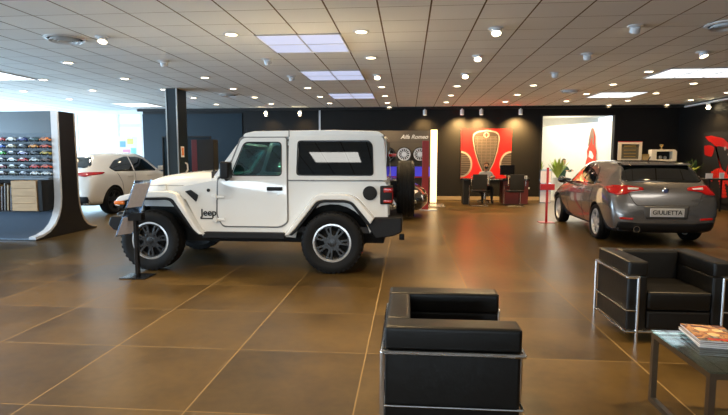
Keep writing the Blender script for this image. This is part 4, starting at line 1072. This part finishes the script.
# ------------------------------------------------------------------ desk group
t = thing('desk', 'black office desk with a dark red side unit under the red poster', 'desk', (0, 0, 0))
MB().box(1.78, 3.86, 16.75, 17.55, .79, .83, .004, 1).build('desk_top', M_black, t)
MB().box(1.80, 2.0, 16.85, 17.50, 0, .79).build('side_panel', M_mblack, t)
MB().box(3.05, 3.84, 16.85, 17.50, .03, .785).build('pedestal', M_darkred, t)
MB().box(3.05, 3.84, 16.82, 16.85, .55, .56).box(3.55, 3.56, 16.82, 16.85, .03, .78).build('pedestal_seams', M_mblack, t)
t = thing('monitor', 'black computer monitor seen from behind on the desk', 'monitor', (3.22, 17.15, .831), math.radians(8))
MB().box(-.12, .12, -.08, .08, 0, .012).build('foot', M_black, t); MB().box(-.02, .02, .0, .03, .012, .18).build('neck', M_black, t)
MB().box(-.24, .24, -.02, .02, .12, .44, .006, 1).build('screen_shell', M_black, t); MB().box(-.225, .225, .02, .023, .14, .425).build('screen', M_dglass, t)
tag(MB().box(-.08, .08, -.03, .03, 0, .10, .005).build('card_holder', M_whitepl, loc=(3.74, 17.0, .831)), 'small white card holder at the right end of the desk', 'card holder')
tag(MB().box(-.15, .15, -.1, .1, 0, .02).build('papers', M_paper, loc=(2.45, 16.9, .831), rot=(0, 0, .1)), 'white papers in front of the seated person', 'papers')
tag(MB().box(0, .09, 0, .03, 0, .06, .004, 1).build('wall_socket', M_whitepl, loc=(4.15, 18.43, .42)), 'pale wall socket right of the desk', 'socket')
def visitor_chair():
    t = thing('visitor_chair', 'black cantilever chair with chrome frame at the left of the desk', 'chair', (2.22, 16.42, 0), 0, 'cantilever visitor chairs at the desk')
    MB().box(-.23, .23, -.22, .24, .44, .50, .02).build('seat', M_mblack, t)
    MB().box(-.22, .22, -.27, -.23, .52, 1.0, .015).build('backrest', M_mblack, t)
    f = MB()
    for sg in (1, -1):
        x = sg * .26; f.tube([(x, -.25, .95), (x, -.25, .66), (x, .24, .64), (x, .26, .45), (x, .26, .02), (x, -.24, .02)], .0125, 8)
    f.tube([(-.26, -.24, .02), (.26, -.24, .02)], .0125, 8).tube([(-.26, .1, .46), (.26, .1, .46)], .01, 8).tube([(-.26, -.25, .93), (.26, -.25, .93)], .01, 8)
    f.build('chrome_frame', M_chrome, t)
    return t
vc = visitor_chair(); dup(vc, (3.32, 16.40, 0), .08, 'black cantilever chair with chrome frame at the right of the desk')

# ------------------------------------------------------------------ people
def skin_body(name, chains, parent, mats, assign, levels=1):
    """chains: list of [(co, r), ...]; the first vertex of a later chain snaps to an existing joint when equal"""
    verts, radii, edges = [], [], []
    def idx(co, r):
        for i, v in enumerate(verts):
            if (Vector(v) - Vector(co)).length < 1e-4: return i
        verts.append(co); radii.append(r); return len(verts) - 1
    for ch in chains:
        last = None
        for co, r in ch:
            i = idx(co, r)
            if last is not None and last != i: edges.append((last, i))
            last = i
    me = bpy.data.meshes.new(name); me.from_pydata(verts, edges, [])
    o = mkobj(name, me); sk = o.modifiers.new('k', 'SKIN'); sk.use_smooth_shade = True
    for i, r in enumerate(radii):
        sv = me.skin_vertices[0].data[i]; rr = r if isinstance(r, tuple) else (r, r); sv.radius = rr; sv.use_root = (i == 0)
    ss = o.modifiers.new('s', 'SUBSURF'); ss.levels = ss.render_levels = levels
    m2 = bake(o); bpy.data.objects.remove(o)
    o = mkobj(name, m2, mats, parent)
    for p in m2.polygons: p.material_index = assign(p.center); p.use_smooth = True
    return o
def hand(w, d, side, k=1.0):
    """five finger chains from wrist w heading along d (unit), palm down"""
    w = Vector(w); d = Vector(d).normalized(); lat = d.cross(Vector((0, 0, 1))).normalized()
    palm = w + d * .07
    out = [[(tuple(w), .022), (tuple(palm), (.030, .016))]]
    for i, (o_, l) in enumerate(((-.03, .062), (-.01, .075), (.01, .07), (.03, .055))):
        a = palm + lat * o_ + d * .012; b_ = a + d * l * .55; c = b_ + d * l * .35 + Vector((0, 0, -.022))
        out.append([(tuple(palm), (.030, .016)), (tuple(a), .009), (tuple(b_), .008), (tuple(c), .007)])
    th = w + d * .03 + lat * (-.035 * side); out.append([(tuple(palm), (.03, .016)), (tuple(th), .010), (tuple(th + d * .035 + lat * (-.018 * side)), .008)])
    return out
def seated_person(label, loc, rz, jumper, hair, name='person'):
    t = thing(name, label, 'person', loc, rz)
    ch = [[((0, .0, .50), .13), ((0, -.01, .64), .135), ((0, -.04, .82), .145), ((0, -.06, .96), (.15, .11)), ((0, -.07, 1.05), .06), ((0, -.09, 1.10), .052), ((0, -.11, 1.17), (.075, .085)), ((0, -.12, 1.26), (.078, .09)), ((0, -.115, 1.31), .05)]]
    for sg in (1, -1):
        ch.append([((0, -.06, .96), (.15, .11)), ((sg * .17, -.06, .98), .07), ((sg * .25, -.12, .84), .052), ((sg * .24, -.32, .885), .045), ((sg * .13, -.50, .872), .028)] )
        dirv = Vector((-.5 * sg, -1, 0)); ch += hand((sg * .13, -.50, .872), dirv, sg)
        ch.append([((0, .0, .50), .13), ((sg * .11, -.04, .50), .10), ((sg * .15, -.42, .50), .068), ((sg * .15, -.46, .28), .055), ((sg * .15, -.44, .09), .038), ((sg * .16, -.52, .045), .038), ((sg * .16, -.62, .03), .028)])
    def asg(c):
        if c.z > 1.07: return 2
        if c.y < -.50 and c.z > .72: return 2
        if c.z < .60 and not (c.z > .55 and abs(c.x) < .12 and c.y > -.1): return 1
        return 0
    o = skin_body('body', ch, t, [jumper, M_trous, M_skin], asg, 2)
    h = MB(); h.ball((0, -.10, 1.265), .098, (.88, 1.0, 1.0)); hm = h.mesh('hair', 60)
    for v in hm.vertices:
        if v.co.y < -.13: v.co.z = max(v.co.z, 1.315 - (v.co.y + .13) * .0)
        if v.co.z < 1.2: v.co.z = 1.2
    mkobj('hair', hm, hair, t)
    f = MB()
    for sg in (1, -1): f.ball((sg * .03, -.205, 1.245), .010)
    f.build('eyes', M_mblack, t)
    f = MB().ball((0, -.215, 1.222), .014, (.8, 1, 1.4)); f.build('nose', M_skin, t)
    return t
p = seated_person('person in a grey jumper and black face mask sitting at the desk, looking down', (2.62, 17.78, .0), 0, M_jumper, M_hair)
mk = MB().ball((0, -.165, 1.19), .062, (1.05, .9, .85)).build('face_mask', M_mblack, p)
t = thing('office_chair', 'dark office chair under the person at the desk', 'chair', (2.62, 17.82, 0))
MB().box(-.24, .24, -.24, .22, .33, .385, .02).build('seat', M_mblack, t); MB().box(-.22, .22, .20, .25, .45, .92, .02).build('backrest', M_mblack, t)
MB().cyl((0, 0, .06), (0, 0, .34), .03).build('column', M_chrome, t)
b = MB()
for k in range(5): b.tube([(0, 0, .08), (.28 * math.cos(k * 1.257), .28 * math.sin(k * 1.257), .05)], .018, 8).ball((.28 * math.cos(k * 1.257), .28 * math.sin(k * 1.257), .03), .03)
b.box(-.02, .02, .17, .22, .36, .55).build('star_base', M_chrome, t)

# next room content
p = seated_person('person in dark green top seated among plants in the bright next room', (6.32, 21.9, .12), .3, mat('dark_green_cloth', (.03, .08, .05), .9), M_hair)
p2 = seated_person('person in dark clothing at the left of the bright next room', (4.75, 21.6, .15), -.4, M_trous, M_mblack)
for (x, y, lab) in ((6.32, 21.95, 'white stool under the person in the green top'), (4.75, 21.65, 'white stool under the person in dark clothing')):
    z_ = .47 if x > 5 else .50
    s_ = thing('stool', lab, 'stool', (x, y, 0)); MB().lathe([(.2, z_ - .06), (.21, z_ - .03), (.2, z_), (.02, z_)], 24).build('seat', M_whitepl, s_); MB().cyl((0, 0, .02), (0, 0, z_ - .05), .03).build('post', M_chrome, s_); MB().cyl((0, 0, 0), (0, 0, .02), .18).build('base', M_chrome, s_)
def plant(loc, label, n, L_, m, pot_h=.35, pot_r=.16, spread=1.0, name='potted_plant'):
    t = thing(name, label, 'plant', loc)
    MB().lathe([(pot_r * .75, 0), (pot_r, pot_h), (pot_r * .92, pot_h), (pot_r * .9, pot_h - .03), (.01, pot_h - .03)], 20).build('pot', M_whitepl, t)
    b = MB(); rnd = random.Random(n)
    for k in range(n):
        a = rnd.uniform(0, 2 * PI); l = L_ * rnd.uniform(.6, 1.1); bend = rnd.uniform(.25, 1.0) * spread; w = rnd.uniform(.02, .04)
        prev = None
        for i in range(7):
            u = i / 6; r_ = l * bend * u; z_ = pot_h - .03 + l * (u - .45 * bend * u * u); ww = w * math.sin(PI * min(1, u * .93 + .07))
            c = Vector((r_ * math.cos(a), r_ * math.sin(a), z_)); s_ = Vector((-math.sin(a), math.cos(a), 0)) * ww
            cur = (b.bm.verts.new(c + s_), b.bm.verts.new(c + Vector((0, 0, .004 - ww * .3))), b.bm.verts.new(c - s_))
            if prev:
                b.bm.faces.new((prev[0], prev[1], cur[1], cur[0])); b.bm.faces.new((prev[1], prev[2], cur[2], cur[1]))
            prev = cur
    b.build('leaves', m, t, smooth=60)
    return t
plant((4.92, 20.3, .0), 'bushy yellow-green plant in the next room, left of the seated person', 110, .8, M_leaf2, .72, .2, .45)
plant((5.75, 20.5, .0), 'bushy green plant in the next room, in front of the seated person', 130, .85, M_leaf2, .74, .2, .62)
plant((6.75, 20.2, .0), 'green plant in the next room, rightmost of the three', 60, .6, M_leaf, .6, .2, .6)
t = thing('planter_table', 'wooden shelf unit at the left edge of the next room', 'shelf', (4.72, 19.6, 0))
MB().box(-.02, .40, -.15, .15, .84, .87).build('top', M_wood, t); MB().box(-.02, .0, -.15, .15, 0, .84).box(.38, .40, -.15, .15, 0, .84).build('sides', M_wood, t); MB().box(0, .38, -.14, .14, .42, .44).build('shelf_board', M_wood, t)
# red banner on the oblique wall
dirv = Vector((8.5 - 5.9, 19.0 - 24.4, 0)).normalized()
ang = math.atan2(dirv.y, dirv.x)
t = thing('wall_banner', 'red wall graphic of a dancing figure with raised arms in the next room', 'wall graphic', (7.31, 21.42, .95), ang)
fig = rpoly([(-.20, -.2), (-.24, .35), (-.17, .60), (-.20, .85), (-.12, 1.05), (-.14, 1.3), (-.03, 1.75), (.04, 1.78), (.14, 1.45), (.14, 1.05), (.22, .80), (.20, .55), (.28, .3), (.26, -.2)], .04)
MB().add(plate([[(x * 1.15, z_ * .98) for x, z_ in fig]], .02, 0, 'xz', -.02)).build('red_figure', mat('bright_red_graphic', (.75, .06, .03), .6), t)
MB().add(plate([rpoly([(-.17, 1.02), (-.12, 1.4), (-.04, 1.72), (.05, 1.74), (.13, 1.42), (.14, 1.05), (.06, 1.1), (.0, 1.40), (-.06, 1.1)], .02)], .01, 0, 'xz', -.036)).build('arms', mat('brown_graphic', (.25, .15, .10), .6), t)
MB().add(plate([rpoly([(-.12, .60), (.10, .50), (.14, .62), (.04, .80), (-.08, .85)], .03)], .01, 0, 'xz', -.036)).build('pale_patch', M_white, t)
tag(MB().box(4.60, 4.66, 22.5, 22.9, 0, 2.6).build('door_panel', mat('grey_door', (.25, .25, .25), .5)), 'narrow grey panel on the left wall of the next room', 'panel')
tag(MB().box(0, .25, 0, .02, 0, .75).build('notice', mat('red_notice', (.7, .1, .08), .6), loc=(4.85, 24.45, .95)), 'small red notice on the far wall of the next room', 'notice')

# ------------------------------------------------------------------ counter behind the hatchback
t = thing('cabinet', 'tall black cabinet along the back wall behind the hatchback', 'cabinet', (0, 0, 0))
MB().box(6.42, 8.30, 16.75, 17.25, 0, 1.40, .006, 1).build('body', M_mblack, t)
for k in range(3): MB().box(6.44 + k * .62, 7.04 + k * .62, 16.735, 16.749, .05, 1.36).build('door', M_black, t)
t = thing('picture_frame', 'pale framed certificate with a red top edge on the cabinet', 'picture frame', (6.96, 17.0, 1.402))
MB().add(plate([[(-.36, 0), (.36, 0), (.36, .60), (-.36, .60)], [(-.26, .07), (.27, .07), (.27, .53), (-.26, .53)]], .05, .004, 'xz', 0)).build('frame', mat('cream_frame', (.62, .55, .42), .4), t)
MB().box(-.26, .27, -.0, .01, .07, .53).build('certificate', mat('certificate_dark', (.10, .085, .05), .5), t)
b = MB()
for z_ in (.44, .33, .22, .13): b.box(-.18, .18, -.006, -.002, z_, z_ + (.06 if z_ == .44 else .025))
b.build('certificate_text', M_gold, t); MB().box(-.36, .36, -.03, .026, .60, .615).build('red_top_edge', M_redp, t)
t = thing('picture_frame', 'tiny gold picture frame beside the certificate', 'picture frame', (7.43, 16.95, 1.402))
MB().add(plate([[(-.10, 0), (.10, 0), (.10, .22), (-.10, .22)], [(-.075, .03), (.075, .03), (.075, .19), (-.075, .19)]], .02, .002, 'xz', 0)).build('frame', M_gold, t); MB().box(-.075, .075, 0, .006, .03, .19).build('picture', mat('tan_print', (.4, .28, .12), .6), t)
t = thing('display_case', 'white open display box with rounded corners on the cabinet', 'display case', (7.92, 16.98, 1.402))
MB().add(plate([rpoly([(-.36, 0), (.40, 0), (.40, .30), (.34, .36), (-.36, .36)], .03), rpoly([(-.20, .05), (.27, .05), (.27, .30), (-.20, .30)], .03)], .22, .006, 'xz', 0)).build('shell', mat('warm_white_shell', (.65, .60, .50), .4), t)
MB().box(-.21, .28, .08, .10, .04, .31).build('dark_back', M_mblack, t); MB().ball((-.05, 0, .12), .06).ball((.10, 0, .11), .05).build('exhibits', M_alu, t)
o = MB().lathe([(.05, 0), (.05, .02), (.015, .03), (.015, .07), (.05, .11), (.055, .16), (.045, .16)], 16).build('trophy', M_gold, loc=(7.90, 16.98, 1.762)); tag(o, 'small gold cup on top of the white display box', 'cup')
plant((8.12, 16.1, .0), 'tall yellow-green plant in front of the display box', 50, .62, M_leaf2, .92, .18)
t = thing('side_table', 'dark side table below the right wall poster', 'table', (8.45, 15.0, 0))
MB().box(-.35, .35, -.3, .3, .90, .94).build('table_top', M_mblack, t)
for x in (-.32, .28):
    for y in (-.27, .23): MB().box(x, x + .04, y, y + .04, 0, .90).build('leg', M_mblack, t)
tag(MB().box(-.09, .09, -.01, .01, 0, .14).build('price_card', M_paper, loc=(8.25, 14.95, .941)), 'white price card on the dark side table, left one', 'card')
tag(MB().box(-.06, .06, -.01, .01, 0, .16).build('price_card', M_paper, loc=(8.58, 14.95, .941)), 'narrow white card on the dark side table, right one', 'card')
plant((8.72, 16.6, .0), 'thin dark palm between the cabinet and the right wall poster', 24, .6, mat('dark_leaf', (.03, .08, .03), .5), .95, .14, .55)

# ------------------------------------------------------------------ behind the column
t = thing('framed_board', 'dark framed board standing behind the column', 'board', (-6.32, 14.4, 0))
MB().add(plate([[(-.72, 0), (.72, 0), (.72, 2.12), (-.72, 2.12)], [(-.68, .05), (.68, .05), (.68, 2.08), (-.68, 2.08)]], .06, .004, 'xz', 0)).build('frame', M_mblack, t)
MB().box(-.68, .68, 0, .02, .05, 2.08).build('board_panel', M_bluetint, t)
t = thing('vending_cabinet', 'black and dark red tall machine standing right of the column', 'machine', (-5.63, 13.8, 0))
MB().box(-.14, .33, 0, .35, 0, 2.0, .006, 1).build('body', M_mblack, t); MB().box(-.30, -.141, .01, .35, 0, 2.0, .006, 1).build('red_side_panel', M_darkred, t)
# sheet on the far window
t = thing('window_poster', 'colourful poster taped to the far left window', 'poster', (-10.35, 18.44, 1.55))
MB().box(-.38, .38, 0, .012, -.12, .75).build('sheet', M_whitepl, t)
for (x, z_, w_, c) in ((-.30, .35, .22, (.2, .4, .75)), (-.02, .45, .25, (.8, .65, .2)), (-.2, .05, .3, (.75, .3, .4)), (.12, .1, .2, (.25, .6, .5))):
    MB().box(x, x + w_, -.004, -.001, z_, z_ + .22).build('printed_field', mat('pf', c, .6), t)
